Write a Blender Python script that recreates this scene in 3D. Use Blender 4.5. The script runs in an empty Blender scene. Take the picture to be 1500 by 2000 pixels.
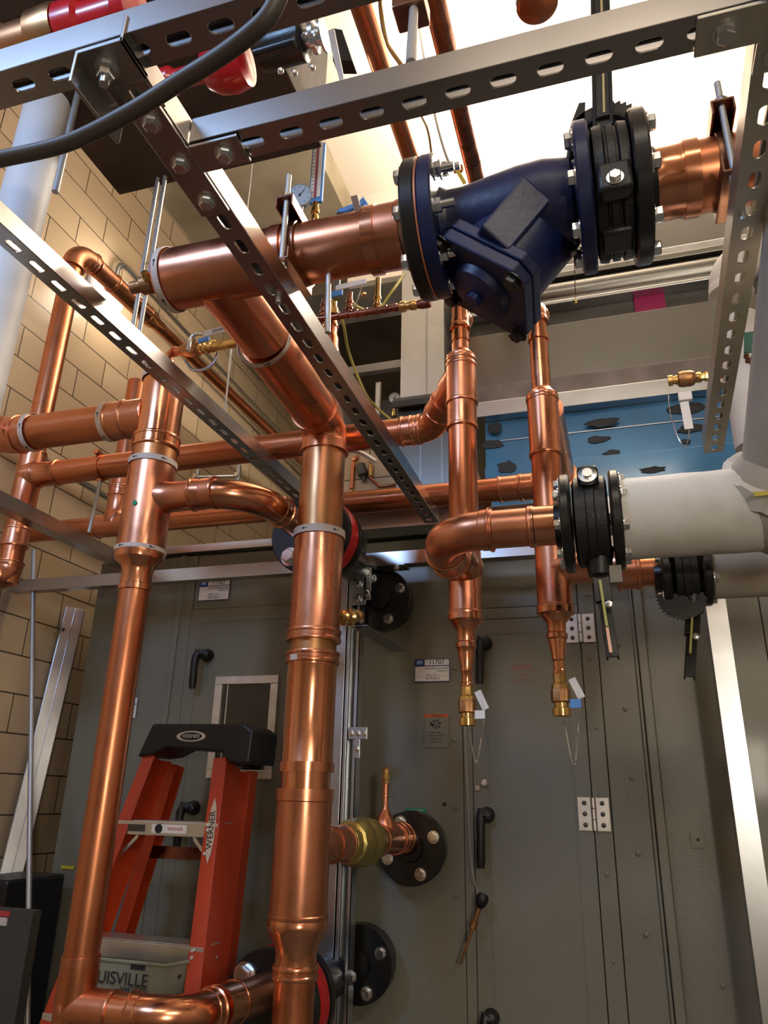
import bpy, bmesh, math, random
from mathutils import Vector as V, Matrix
random.seed(7)
PI = math.pi
C = bpy.context.scene.collection
sc = bpy.context.scene

# ------------------------------------------------------------------ camera
FPX = 1449.78; CAMH = 1.5
RX = V((0.95715618, -0.08453355, -0.27695871))   # world X seen in camera axes (right, down, forward)
RY = V((0.28879335, 0.34876779, 0.89160497))
RZ = V((0.02122375, -0.93338904, 0.35823797))
cam = bpy.data.cameras.new('camera'); camo = bpy.data.objects.new('camera', cam); C.objects.link(camo)
right = V((RX[0], RY[0], RZ[0])); down = V((RX[1], RY[1], RZ[1])); fwd = V((RX[2], RY[2], RZ[2]))
M = Matrix((right, -down, -fwd)).transposed().to_4x4(); M.translation = V((0, 0, CAMH))
camo.matrix_world = M
cam.sensor_fit = 'VERTICAL'; cam.sensor_height = 36.0; cam.lens = 36.0*FPX/2000.0
cam.clip_start = 0.02
sc.camera = camo
sc.view_settings.view_transform = 'Standard'; sc.view_settings.look = 'None'
sc.view_settings.gamma = 1.0; sc.view_settings.exposure = 0.0
try: sc.view_settings.use_curve_mapping = False
except Exception: pass

def P(px, py, x=None, y=None, z=None):
    c = V(((px-750)/FPX, (py-1000)/FPX, 1.0))
    d = V((RX.dot(c), RY.dot(c), RZ.dot(c)))
    t = x/d[0] if x is not None else y/d[1] if y is not None else (z-CAMH)/d[2]
    return V((0, 0, CAMH)) + d*t

# ------------------------------------------------------------------ world and lamps
w = bpy.data.worlds.new('world'); sc.world = w; w.use_nodes = True
w.node_tree.nodes['Background'].inputs[0].default_value = (0.9, 0.8, 0.7, 1)
w.node_tree.nodes['Background'].inputs[1].default_value = 0.04
def area(name, loc, target, sx, sy, power, col):
    l = bpy.data.lights.new(name, 'AREA'); l.shape = 'RECTANGLE'; l.size = sx; l.size_y = sy
    l.energy = power; l.color = col
    o = bpy.data.objects.new(name, l); C.objects.link(o); o.location = loc
    o.rotation_euler = (V(target)-V(loc)).to_track_quat('-Z', 'Y').to_euler()
    return o
LAMP = V((0.0, 2.55, 3.86))
area('right_work_lamp', (1.2, -0.75, 2.95), (-0.3, 2.0, 1.7), 0.9, 0.12, 17, (1.0, 0.88, 0.70))
area('low_work_lamp', (0.85, -1.2, 1.72), (-0.3, 2.0, 1.7), 0.16, 0.34, 15, (1.0, 0.90, 0.74))
area('left_cool_lamp', (-1.2, -0.55, 3.1), (-0.75, 0.8, 2.3), 0.6, 0.25, 24, (0.38, 0.60, 1.0))
area('rear_lamp', (0.1, -1.35, 4.0), (-0.3, 1.2, 1.6), 1.1, 0.16, 12, (1.0, 0.87, 0.7))
def point(name, loc, power, col, r=0.05):
    l = bpy.data.lights.new(name, 'POINT'); l.energy = power; l.color = col; l.shadow_soft_size = r
    o = bpy.data.objects.new(name, l); C.objects.link(o); o.location = loc; return o

# ------------------------------------------------------------------ materials
def mat(name, col, metal=0.0, rough=0.5, col2=None, scale=8.0, lo=0.4, hi=0.65, bump=0.0, bscale=60.0, rvar=0.0, stretch=None, emit=None, estr=0, coat=0.0, spots=None):
    m = bpy.data.materials.new(name); m.use_nodes = True
    nt = m.node_tree; N = nt.nodes; L = nt.links; b = N['Principled BSDF']
    b.inputs['Base Color'].default_value = (*col, 1); b.inputs['Metallic'].default_value = metal
    b.inputs['Roughness'].default_value = rough
    if coat: b.inputs['Coat Weight'].default_value = coat; b.inputs['Coat Roughness'].default_value = 0.1
    if emit: b.inputs['Emission Color'].default_value = (*emit, 1); b.inputs['Emission Strength'].default_value = estr
    tc = N.new('ShaderNodeTexCoord'); src = tc.outputs['Object']
    if stretch:
        mp = N.new('ShaderNodeMapping'); mp.inputs['Scale'].default_value = stretch; L.new(src, mp.inputs[0]); src = mp.outputs[0]
    def noise(s, det=4):
        n = N.new('ShaderNodeTexNoise'); n.inputs['Scale'].default_value = s; n.inputs['Detail'].default_value = 2; L.new(src, n.inputs['Vector']); return n
    last = None
    if col2:
        n = noise(scale); r = N.new('ShaderNodeMapRange'); r.inputs[1].default_value = lo; r.inputs[2].default_value = hi; L.new(n.outputs[0], r.inputs[0])
        mx = N.new('ShaderNodeMix'); mx.data_type = 'RGBA'; mx.inputs[6].default_value = (*col, 1); mx.inputs[7].default_value = (*col2, 1)
        L.new(r.outputs[0], mx.inputs[0]); last = mx.outputs[2]
    if spots:
        n = noise(spots[1], 2); r = N.new('ShaderNodeMapRange'); r.inputs[1].default_value = spots[2]; r.inputs[2].default_value = spots[2]+0.03; L.new(n.outputs[0], r.inputs[0])
        mx = N.new('ShaderNodeMix'); mx.data_type = 'RGBA'
        if last: L.new(last, mx.inputs[6])
        else: mx.inputs[6].default_value = (*col, 1)
        mx.inputs[7].default_value = (*spots[0], 1); L.new(r.outputs[0], mx.inputs[0]); last = mx.outputs[2]
    if last: L.new(last, b.inputs['Base Color'])
    if rvar:
        n = noise(scale*1.7+3); r = N.new('ShaderNodeMapRange'); r.inputs[1].default_value = 0.3; r.inputs[2].default_value = 0.7
        r.inputs[3].default_value = max(0.02, rough-rvar); r.inputs[4].default_value = rough+rvar; L.new(n.outputs[0], r.inputs[0]); L.new(r.outputs[0], b.inputs['Roughness'])
    if bump:
        n = noise(bscale); bp = N.new('ShaderNodeBump'); bp.inputs['Strength'].default_value = bump; bp.inputs['Distance'].default_value = 0.002
        L.new(n.outputs[0], bp.inputs['Height']); L.new(bp.outputs[0], b.inputs['Normal'])
    return m
K = {}
K['copper'] = mat('copper_tube', (0.68, 0.265, 0.135), 1, 0.32, (0.55, 0.20, 0.10), 5, 0.25, 0.8, rvar=0.05)
K['shiny'] = mat('copper_polished', (0.78, 0.36, 0.21), 1, 0.20, (0.68, 0.29, 0.16), 6, .25, .8, rvar=0.05, bump=0.10, bscale=11)
K['fitting'] = mat('copper_fitting', (0.74, 0.33, 0.20), 1, 0.30, (0.62, 0.25, 0.14), 7, .25, .8, rvar=0.06, bump=0.08, bscale=12)
K['patina'] = mat('copper_brassy_patina', (0.66, 0.28, 0.14), 1, 0.36, (0.48, 0.32, 0.14), 5, 0.3, 0.7, rvar=0.05)
K['browncop'] = mat('copper_dull_brown', (0.38, 0.15, 0.09), 1, 0.32, (0.25, 0.10, 0.07), 20, rvar=0.1)
K['brass'] = mat('brass', (0.78, 0.53, 0.20), 1, 0.22, (0.62, 0.40, 0.14), 30, rvar=0.08)
K['bronze'] = mat('cast_bronze', (0.45, 0.24, 0.11), 1, 0.42, (0.36, 0.19, 0.09), 40, bump=0.3, bscale=200)
K['brassold'] = mat('olive_brass_casting', (0.50, 0.40, 0.14), 0.9, 0.36, (0.40, 0.33, 0.12), 25, bump=0.2, bscale=150)
K['galv'] = mat('galvanised_steel', (0.60, 0.62, 0.64), 1, 0.32, (0.50, 0.51, 0.53), 12, 0.2, 0.85)
K['strut'] = mat('galvanised_strut', (0.50, 0.47, 0.45), 1, 0.26, (0.40, 0.38, 0.37), 9, 0.2, 0.85)
K['strutlt'] = mat('weathered_light_strut', (0.56, 0.53, 0.46), 0.9, 0.40, (0.46, 0.43, 0.37), 10, .2, .85, rvar=0.05)
K['duct'] = mat('duct_sheet_metal', (0.27, 0.265, 0.25), 1, 0.32, (0.21, 0.21, 0.20), 2.5, .2, .85)
K['ductdark'] = mat('dull_and_shaded_duct', (0.13, 0.13, 0.125), 0.9, 0.45, (0.09, 0.085, 0.08), 6)  # dull dark parts; also paints the shade of the duct recesses
K['rod'] = mat('grey_threaded_steel', (0.48, 0.48, 0.48), .8, 0.5)
K['litduct'] = mat('duct_sheet_lit', (0.80, 0.79, 0.76), 0.55, 0.38, (0.70, 0.69, 0.67), 4)  # lamp reflection on the duct drop put into a lighter base colour
K['alu'] = mat('aluminium', (0.74, 0.72, 0.69), 0.9, 0.36, (0.62, 0.60, 0.57), 20)
K['zinc'] = mat('zinc_bolt', (0.78, 0.80, 0.82), 1, 0.22)
K['black'] = mat('black_iron', (0.006, 0.006, 0.0065), 0.0, 0.33, (0.010, 0.009, 0.008), 20, bump=0.12, bscale=120)
K['blackcast'] = mat('black_cast_rough', (0.009, 0.009, 0.0095), 0.0, 0.45, bump=0.35, bscale=160)
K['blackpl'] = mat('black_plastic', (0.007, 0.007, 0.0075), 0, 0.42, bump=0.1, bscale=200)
K['blue'] = mat('blue_enamel', (0.0025, 0.007, 0.042), 0, 0.42, (0.0035, 0.010, 0.062), 8, bump=0.2, bscale=90)
K['ltblue'] = mat('light_blue_paint', (0.10, 0.30, 0.75), 0.1, 0.4)
K['red'] = mat('red_enamel', (0.42, 0.01, 0.015), 0, 0.28, coat=0.3)
K['ahu'] = mat('grey_green_unit_paint', (0.190, 0.186, 0.150), 0.0, 0.42, (0.172, 0.168, 0.135), 3, bump=0.22, bscale=170, coat=0.1)
K['ahudark'] = mat('dark_seam_rubber', (0.05, 0.05, 0.042), 0, 0.7)  # dark rubber of the panel seams, shared with the notice board
K['gasket'] = mat('copper_coloured_gasket', (0.55, 0.22, 0.12), 0.6, 0.4)
K['film'] = mat('blue_protective_film', (0.040, 0.17, 0.34), 0.15, 0.26, (0.05, 0.22, 0.43), 3, coat=0.3)
K['tar'] = mat('black_duct_sealant', (0.008, 0.009, 0.012), 0, 0.5, bump=0.6, bscale=60)
K['insul'] = mat('white_canvas_insulation', (0.62, 0.60, 0.57), 0, 0.75, (0.52, 0.49, 0.44), 9, 0.45, 0.7, bump=0.3, bscale=120)
K['insuldirty'] = mat('dirty_canvas_insulation', (0.46, 0.42, 0.36), 0, 0.8, (0.32, 0.28, 0.22), 6, 0.3, 0.8, bump=0.5, bscale=40)
K['whitepaint'] = mat('white_coated_pipe', (0.66, 0.68, 0.72), 0, 0.5)
K['foam'] = mat('yellow_foam', (0.55, 0.45, 0.08), 0, 0.7)
K['white'] = mat('white_label', (0.80, 0.80, 0.82), 0, 0.45)
K['whitepl'] = mat('white_plastic', (0.80, 0.78, 0.78), 0, 0.35)
K['tape'] = mat('marked_white_tape', (0.58, 0.50, 0.46), 0, 0.5)
K['ink'] = mat('dark_ink', (0.015, 0.015, 0.02), 0, 0.6)
K['navy'] = mat('navy_print', (0.02, 0.02, 0.16), 0, 0.5)
K['grn'] = mat('green_label', (0.0, 0.25, 0.12), 0, 0.5)
K['org'] = mat('orange_label', (0.55, 0.10, 0.02), 0, 0.5)
K['redink'] = mat('red_print', (0.45, 0.05, 0.05), 0, 0.5)
K['pink'] = mat('magenta_sticker', (0.32, 0.005, 0.10), 0, 0.5)
K['yel'] = mat('yellow_tape', (0.55, 0.50, 0.03), 0, 0.5)
K['yelrub'] = mat('yellow_tube', (0.50, 0.46, 0.10), 0, 0.4)
K['tan'] = mat('tan_cable', (0.45, 0.33, 0.14), 0, 0.4)
K['cable'] = mat('dark_cable_jacket', (0.055, 0.045, 0.038), 0, 0.5)
K['fibre'] = mat('orange_fibreglass', (0.48, 0.048, 0.010), 0, 0.42, (0.40, 0.036, 0.008), 18, stretch=(1, 1, 0.1))
K['glass'] = mat('dark_window_glass', (0.008, 0.008, 0.008), 0, 0.06, coat=0.6)
K['grip'] = mat('yellow_handle_grip', (0.42, 0.42, 0.14), 0, 0.4)
K['peach'] = mat('pink_handle_edge', (0.75, 0.45, 0.33), 0, 0.4)
K['tray'] = mat('translucent_grey_plastic', (0.26, 0.27, 0.21), 0, 0.45, (0.21, 0.22, 0.17), 12)
K['steelbrown'] = mat('brown_oxidised_bracket', (0.30, 0.15, 0.09), 1, 0.35, (0.2, 0.1, 0.07), 20)
K['teal'] = mat('teal_label', (0.05, 0.20, 0.17), 0, 0.6)
K['rust'] = mat('rust_stained_edge', (0.16, 0.13, 0.12), 0.4, 0.6, (0.25, 0.22, 0.20), 9, 0.3, 0.7)
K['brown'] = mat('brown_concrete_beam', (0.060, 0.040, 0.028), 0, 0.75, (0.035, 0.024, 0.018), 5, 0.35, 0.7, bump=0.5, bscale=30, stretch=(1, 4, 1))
K['ceil'] = mat('white_ceiling_paint', (0.74, 0.66, 0.56), 0, 0.8, bump=0.2, bscale=80)
K['soffit'] = mat('stained_concrete_soffit', (0.34, 0.29, 0.20), 0, 0.8, (0.20, 0.16, 0.10), 3, 0.4, 0.7, bump=0.4, bscale=25)
K['floor'] = mat('grey_concrete_floor', (0.16, 0.15, 0.13), 0, 0.6, (0.11, 0.10, 0.09), 4, bump=0.3, bscale=60)
K['plainwall'] = mat('beige_painted_wall', (0.42, 0.35, 0.26), 0, 0.7, bump=0.2, bscale=60)
K['bulb'] = mat('glowing_lamp_tube', (1, 1, 1), 0, 0.5, emit=(1.0, 0.88, 0.70), estr=60)
def brick_mat(name, ax):
    m = bpy.data.materials.new(name); m.use_nodes = True; nt = m.node_tree; N = nt.nodes; L = nt.links; b = N['Principled BSDF']
    tc = N.new('ShaderNodeTexCoord'); sep = N.new('ShaderNodeSeparateXYZ'); L.new(tc.outputs['Object'], sep.inputs[0])
    cb = N.new('ShaderNodeCombineXYZ'); L.new(sep.outputs[ax], cb.inputs[0]); L.new(sep.outputs[2], cb.inputs[1])
    mp = N.new('ShaderNodeMapping'); mp.inputs['Location'].default_value = (-0.02, -0.0002, 0); L.new(cb.outputs[0], mp.inputs[0])
    br = N.new('ShaderNodeTexBrick'); L.new(mp.outputs[0], br.inputs['Vector'])
    br.inputs['Scale'].default_value = 1.0; br.inputs['Brick Width'].default_value = 0.30; br.inputs['Row Height'].default_value = 0.1288
    br.inputs['Mortar Size'].default_value = 0.0028; br.inputs['Mortar Smooth'].default_value = 0.3; br.offset = 0.5
    br.inputs['Color1'].default_value = (0.60, 0.46, 0.30, 1); br.inputs['Color2'].default_value = (0.53, 0.40, 0.25, 1)
    br.inputs['Mortar'].default_value = (0.085, 0.06, 0.035, 1)
    n = N.new('ShaderNodeTexNoise'); n.inputs['Scale'].default_value = 2.5; L.new(tc.outputs['Object'], n.inputs['Vector'])
    mx = N.new('ShaderNodeMix'); mx.data_type = 'RGBA'; mx.blend_type = 'MULTIPLY'; mx.inputs[0].default_value = 0.35
    L.new(br.outputs['Color'], mx.inputs[6]); L.new(n.outputs['Color'], mx.inputs[7])
    hs = N.new('ShaderNodeHueSaturation'); hs.inputs['Saturation'].default_value = 1.0; hs.inputs['Value'].default_value = 1.2; L.new(mx.outputs[2], hs.inputs['Color'])
    L.new(br.outputs['Color'], b.inputs['Base Color'])
    b.inputs['Roughness'].default_value = 0.33
    inv = N.new('ShaderNodeMath'); inv.operation = 'SUBTRACT'; inv.inputs[0].default_value = 1; L.new(br.outputs['Fac'], inv.inputs[1])
    bp = N.new('ShaderNodeBump'); bp.inputs['Strength'].default_value = 0.6; bp.inputs['Distance'].default_value = 0.004; L.new(inv.outputs[0], bp.inputs['Height']); L.new(bp.outputs[0], b.inputs['Normal'])
    return m
K['block_y'] = brick_mat('glazed_block_side', 1); K['block_x'] = brick_mat('glazed_block_end', 0)

# ------------------------------------------------------------------ mesh helpers
def basis(n, hint=None):
    n = V(n).normalized()
    h = V(hint) if hint is not None else (V((0, 0, 1)) if abs(n.z) < 0.9 else V((0, 1, 0)))
    a = h - n*h.dot(n)
    if a.length < 1e-6: a = V((1, 0, 0)) - n*n.x
    a.normalize(); b = n.cross(a)
    return a, b, n
class MB:
    def __init__(s): s.bm = bmesh.new()
    def ring(s, c, a, b, r, n): return [s.bm.verts.new(c + a*(r*math.cos(2*PI*i/n)) + b*(r*math.sin(2*PI*i/n))) for i in range(n)]
    def bridge(s, r0, r1):
        n = len(r0)
        for i in range(n): s.bm.faces.new((r0[i], r0[(i+1) % n], r1[(i+1) % n], r1[i]))
    def lathe(s, p0, d, prof, n=40, cap=True, hint=None):
        a, b, d = basis(d, hint); p0 = V(p0); prev = None
        rings = [s.ring(p0 + d*t, a, b, max(r, 1e-5), n) for t, r in prof]
        for i in range(len(rings)-1): s.bridge(rings[i], rings[i+1])
        if cap: s.bm.faces.new(rings[0][::-1]); s.bm.faces.new(rings[-1])
        return s
    def cyl(s, p0, p1, r, r1=None, n=24, cap=True):
        p0 = V(p0); p1 = V(p1); L = (p1-p0).length
        return s.lathe(p0, p1-p0, [(0, r), (L, r if r1 is None else r1)], n, cap)
    def tube(s, pts, r, n=16, cap=True):
        pts = [V(p) for p in pts]; rr = r if isinstance(r, (list, tuple)) else [r]*len(pts)
        t = (pts[1]-pts[0]).normalized(); a, b, _ = basis(t); rings = []
        for i, p in enumerate(pts):
            if i == 0: tt = (pts[1]-pts[0])
            elif i == len(pts)-1: tt = pts[-1]-pts[-2]
            else: tt = (pts[i+1]-pts[i]).normalized() + (pts[i]-pts[i-1]).normalized()
            tt.normalize(); a = (a - tt*a.dot(tt)).normalized(); b = tt.cross(a)
            rings.append(s.ring(p, a, b, rr[i], n))
        for i in range(len(rings)-1): s.bridge(rings[i], rings[i+1])
        if cap: s.bm.faces.new(rings[0][::-1]); s.bm.faces.new(rings[-1])
        return s
    def box(s, c, size, ax=None):
        c = V(c); X, Y, Z = ax if ax else (V((1, 0, 0)), V((0, 1, 0)), V((0, 0, 1)))
        X = V(X).normalized(); Y = V(Y).normalized(); Z = V(Z).normalized()
        h = [q/2 for q in size]
        v = [s.bm.verts.new(c + X*(h[0]*i) + Y*(h[1]*j) + Z*(h[2]*k)) for i in (-1, 1) for j in (-1, 1) for k in (-1, 1)]
        for f in ((0, 1, 3, 2), (4, 6, 7, 5), (0, 4, 5, 1), (2, 3, 7, 6), (0, 2, 6, 4), (1, 5, 7, 3)): s.bm.faces.new([v[i] for i in f])
        return s
    def bb(s, x0, x1, y0, y1, z0, z1): return s.box(((x0+x1)/2, (y0+y1)/2, (z0+z1)/2), (abs(x1-x0), abs(y1-y0), abs(z1-z0)))
    def prism(s, pts, d):
        d = V(d); p = [V(q) for q in pts]
        a = [s.bm.verts.new(q) for q in p]; b = [s.bm.verts.new(q+d) for q in p]
        s.bm.faces.new(a[::-1]); s.bm.faces.new(b); s.bridge(a, b); return s
    def hexa(s, p, n, r, h): s.lathe(p, n, [(0, r*.96), (h*.12, r), (h*.85, r), (h, r*.86)], 6); return s
    def ball(s, c, r, n=10, sq=1.0, ax=(0, 0, 1)):
        k = 6; s.lathe(V(c)-V(ax).normalized()*r*sq, ax, [(r*sq*(1-math.cos(PI*i/k)), r*math.sin(PI*i/k)) for i in range(k+1)], n, False); return s
    def build(s, name, m, parent=None, smooth=True, bevel=0.0, kind=None, label=None, clump=False):
        bmesh.ops.recalc_face_normals(s.bm, faces=s.bm.faces[:])
        me = bpy.data.meshes.new(name)
        off = V(parent['_o']) if parent is not None and '_o' in parent else V((0, 0, 0))
        if parent is None and kind is None and clump is False:
            pass
        if off.length: bmesh.ops.translate(s.bm, verts=s.bm.verts[:], vec=-off)
        s.bm.to_mesh(me); s.bm.free()
        me.materials.append(K[m] if isinstance(m, str) else m)
        if smooth:
            for p in me.polygons: p.use_smooth = True
            me.set_sharp_from_angle(angle=math.radians(38))
        o = bpy.data.objects.new(name, me); C.objects.link(o)
        if parent is not None: o.parent = parent; o['_o'] = tuple(off) if False else (off.x, off.y, off.z)
        if bevel:
            bv = o.modifiers.new('bevel', 'BEVEL'); bv.width = bevel; bv.segments = 2; bv.limit_method = 'ANGLE'
        if kind: o['kind'] = kind
        if label: o['label'] = label
        return o
def T(name, label, cat, loc=(0, 0, 0), group=None):
    o = bpy.data.objects.new(name, None); C.objects.link(o); o.location = loc; o.empty_display_size = 0.05
    o['label'] = label; o['category'] = cat; o['_o'] = (loc[0], loc[1], loc[2])
    if group: o['group'] = group
    return o
def tag(o, label, cat, group=None):
    o['label'] = label; o['category'] = cat
    if group: o['group'] = group
    return o
def arc(p0, pc, p1, R, n=10):
    """points rounding the corner pc of p0-pc-p1 with tangent length R"""
    p0, pc, p1 = V(p0), V(pc), V(p1); a = (p0-pc).normalized(); b = (p1-pc).normalized()
    ang = math.acos(max(-1, min(1, a.dot(b)))); rad = R*math.tan(ang/2)
    bis = (a+b).normalized(); cen = pc + bis*(rad/math.sin(ang/2))
    s = pc + a*R; e = pc + b*R; u = (s-cen).normalized(); v_ = (e-cen); v_ = (v_ - u*v_.dot(u)).normalized(); tot = PI-ang
    return [cen + (u*math.cos(tot*i/n) + v_*math.sin(tot*i/n))*rad for i in range(n+1)]
def seg(root, name, a, b, r, m='fitting', bead=0.0022, bw=0.009, n=40):
    a, b = V(a), V(b); L = (b-a).length; k = bead
    pr = [(0, r*.975), (0.0005, r+k*.6), (bw*.35, r+k), (bw*.8, r+k*.8), (bw, r), (L-bw, r), (L-bw*.8, r+k*.8), (L-bw*.35, r+k), (L-.0005, r+k*.6), (L, r*.975)] if k and L > 2.5*bw else [(0, r), (L, r)]
    return MB().lathe(a, b-a, pr, n).build(name, m, root)
def pipe(root, a, b, r, m='copper', name='pipe', n=40): return MB().cyl(a, b, r, n=n).build(name, m, root)
def elbow(root, p0, pc, p1, R, r, m='fitting', cup=0.018, n=32, bead=0.002):
    pts = arc(p0, pc, p1, R, 14); d0 = (pts[0]-pts[1]).normalized(); d1 = (pts[-1]-pts[-2]).normalized()
    mb = MB().tube(pts, r, n)
    for q, d in ((pts[0], d0), (pts[-1], d1)):
        mb.lathe(q-d*0.002, d, [(0, r), (0.002, r+bead*.6), (cup-.006, r+bead*.7), (cup-.004, r+bead*1.7), (cup-.001, r+bead*1.7), (cup, r*.97)], n)
    return mb.build('elbow', m, root)
def tee(root, a, b, r, c, d, rb, lb, m='fitting', flare=1.14):
    a, b, c, d = V(a), V(b), V(c), V(d).normalized(); L = (b-a).length; k = .0022; w_ = .01
    mb = MB().lathe(a, b-a, [(0, r*.975), (.0005, r+k*.6), (w_*.4, r+k), (w_*.8, r+k), (w_, r), (L-w_, r), (L-w_*.8, r+k), (L-w_*.4, r+k), (L-.0005, r+k*.6), (L, r*.975)], 40)
    mb.lathe(c, d, [(0, rb*flare), (r*.80, rb*flare), (r*.95, rb*(1+(flare-1)*.45)), (r*1.08, rb*(1+(flare-1)*.15)), (r*1.25, rb), (lb-w_, rb), (lb-w_*.7, rb+k), (lb-w_*.2, rb+k), (lb, rb*.97)], 36)
    return mb.build('tee', m, root)
def strap(root, c, d, r, w_=.013, m='tape', name='tape_band', marks=True):
    c = V(c); d = V(d).normalized()
    o = MB().lathe(c-d*w_/2, d, [(0, r), (0, r+.0012), (w_, r+.0012), (w_, r)], 40, False).build(name, m, root)
    if marks:
        a, b, n = basis(d); mb = MB()
        for i in range(5):
            t = i*2*PI/5+.35; q = c + (a*math.cos(t)+b*math.sin(t))*(r+.0015); nn = (a*math.cos(t)+b*math.sin(t)); tt = n.cross(nn)
            mb.box(q, (.005, .004, .0008), (tt, n, nn)); mb.box(q+tt*.007, (.008, .001, .0008), (tt, n, nn))
        mb.build('printed_mark', 'ink', o, smooth=False)
    return o
def bolt(root, p, n, r=.011, h=.009, name='bolt', m='zinc', washer=True, shank=0, nut=False):
    n = V(n).normalized(); p = V(p); mb = MB()
    if washer: mb.lathe(p, n, [(0, r*1.35), (.002, r*1.35)], 20)
    mb.hexa(p+n*.002, n, r, h)
    if shank:
        mb.cyl(p+n*h, p+n*(h+shank), r*.55, n=12)
    return mb.build(name, m, root)
def flange(root, c, n, r, th, rb, nb, br, m='black', name='flange', ph=.4, hint=None, bsz=.011, bside=1, shank=0, bolts=True):
    """disc centred c, outward normal n; bolts on face +n (and -n if bside==2)"""
    c = V(c); n = V(n).normalized(); a, b, _ = basis(n, hint)
    o = MB().lathe(c-n*th/2, n, [(0, rb), (0, r-.003), (.003, r), (th-.003, r), (th, r-.003), (th, rb*1.25), (th+.012, rb*1.12), (th+.012, rb)], 56).build(name, m, root)
    if bolts:
        for i in range(nb):
            t = ph+2*PI*i/nb; q = c+(a*math.cos(t)+b*math.sin(t))*br
            bolt(o, q+n*th/2, n, bsz, bsz*.9, shank=shank)
            if bside == 2: bolt(o, q-n*th/2, -n, bsz, bsz*.9)
    return o
def slotweb(mb, p, u, v, n, L, Wd, th, pitch=.0508, sl=.0286, sw=.0143, ph=.3):
    """plate L long (u), Wd wide (v), thickness th behind the face normal n; obround slots"""
    p = V(p); k = max(1, int(round(L/pitch))); pit = L/k; N = 16
    inn = []
    for i in range(N):
        t = 2*PI*(i+.5)/N; cx = (sl-sw)/2*(1 if math.cos(t) > 0 else -1)
        inn.append((cx+sw/2*math.cos(t), sw/2*math.sin(t)))
    for j in range(k):
        c0 = p + u*(pit*(j+.5)); out = []
        hw, hh = pit/2, Wd/2
        for (x, y) in inn:
            ang = math.atan2(y/hh, x/hw); cx, cy = math.cos(ang), math.sin(ang); s_ = 1/max(abs(cx), abs(cy)); out.append((cx*s_*hw, cy*s_*hh))
        for (X0, Y0) in ((hw, hh), (-hw, hh), (-hw, -hh), (hw, -hh)):
            q = min(range(N), key=lambda i: (out[i][0]-X0)**2+(out[i][1]-Y0)**2); out[q] = (X0, Y0)
        f0 = [mb.bm.verts.new(c0+u*x+v*y) for x, y in out]; f1 = [mb.bm.verts.new(c0+u*x+v*y) for x, y in inn]
        b0 = [mb.bm.verts.new(c0+u*x+v*y-n*th) for x, y in out]; b1 = [mb.bm.verts.new(c0+u*x+v*y-n*th) for x, y in inn]
        mb.bridge(f0, f1); mb.bridge(f1, b1); mb.bridge(b1, b0)
def strut(p0, p1, n, name, label, m='strut', slots=True, h=.041, W=.041, group=None, parent=None):
    """C channel: web centre line p0-p1, web outward normal n"""
    p0, p1 = V(p0), V(p1); u = (p1-p0).normalized(); L = (p1-p0).length; n = V(n); n = (n-u*n.dot(u)).normalized(); v = n.cross(u); th = .0027
    mb = MB()
    if slots: slotweb(mb, p0, u, v, n, L, W, th)
    else: mb.box(p0+u*L/2-n*th/2, (L, W, th), (u, v, n))
    c = p0+u*L/2
    for s_ in (-1, 1):
        mb.box(c+v*(s_*(W/2-th/2))-n*(h/2+th*.25), (L, th, h-th*.5), (u, v, n))
        mb.box(c+v*(s_*(W/2-.0055))-n*(h-th/2), (L, .0095-.001, th), (u, v, n))
        mb.box(c+v*(s_*(W/2-.0098))-n*(h-.0055), (L, th*.8, .0085), (u, v, n))
    o = mb.build(name, m, parent, smooth=False, bevel=.0009)
    if parent is None: tag(o, label, 'metal strut', group)
    return o
def text(s, parent, o, rt, up, size, m='ink', name='lettering', ext=.0003, align='CENTER', shear=0):
    cu = bpy.data.curves.new(name, 'FONT'); cu.body = s; cu.size = size; cu.extrude = ext; cu.align_x = align; cu.align_y = 'CENTER'; cu.shear = shear
    t = bpy.data.objects.new(name, cu); C.objects.link(t); bpy.context.view_layer.update()
    dg = bpy.context.evaluated_depsgraph_get(); me = bpy.data.meshes.new_from_object(t.evaluated_get(dg))
    bpy.data.objects.remove(t)
    rt = V(rt).normalized(); up = V(up); up = (up-rt*up.dot(rt)).normalized(); nn = rt.cross(up)
    Mx = Matrix((rt, up, nn)).transposed().to_4x4(); off = V(parent['_o']) if '_o' in parent else V((0, 0, 0)); Mx.translation = V(o)-off
    me.transform(Mx); me.materials.clear(); me.materials.append(K[m]); me.name = name
    q = bpy.data.objects.new(name, me); C.objects.link(q); q.parent = parent; return q
def chain(pts, root, name='bead_chain', r=.0016, m='zinc'):
    P_ = []; R_ = []
    for i in range(len(pts)-1):
        a, b = V(pts[i]), V(pts[i+1]); k = max(2, int((b-a).length/.0042))
        for j in range(k): P_ += [a.lerp(b, (j+.0)/k), a.lerp(b, (j+.5)/k)]; R_ += [r, r*.35]
    return MB().tube(P_, R_, 6).build(name, m, root)
def catmull(pts, n=8):
    pts = [V(p) for p in pts]; q = [pts[0]*2-pts[1]]+pts+[pts[-1]*2-pts[-2]]; out = []
    for i in range(1, len(q)-2):
        for j in range(n):
            t = j/n; a, b, c, d = q[i-1], q[i], q[i+1], q[i+2]
            out.append(.5*((2*b)+(c-a)*t+(2*a-5*b+4*c-d)*t*t+(3*b-a-3*c+d)*t**3))
    return out+[pts[-1]]
X_, Y_, Z_ = V((1, 0, 0)), V((0, 1, 0)), V((0, 0, 1))
def Zof(px, py, y): return P(px, py, y=y).z

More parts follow.
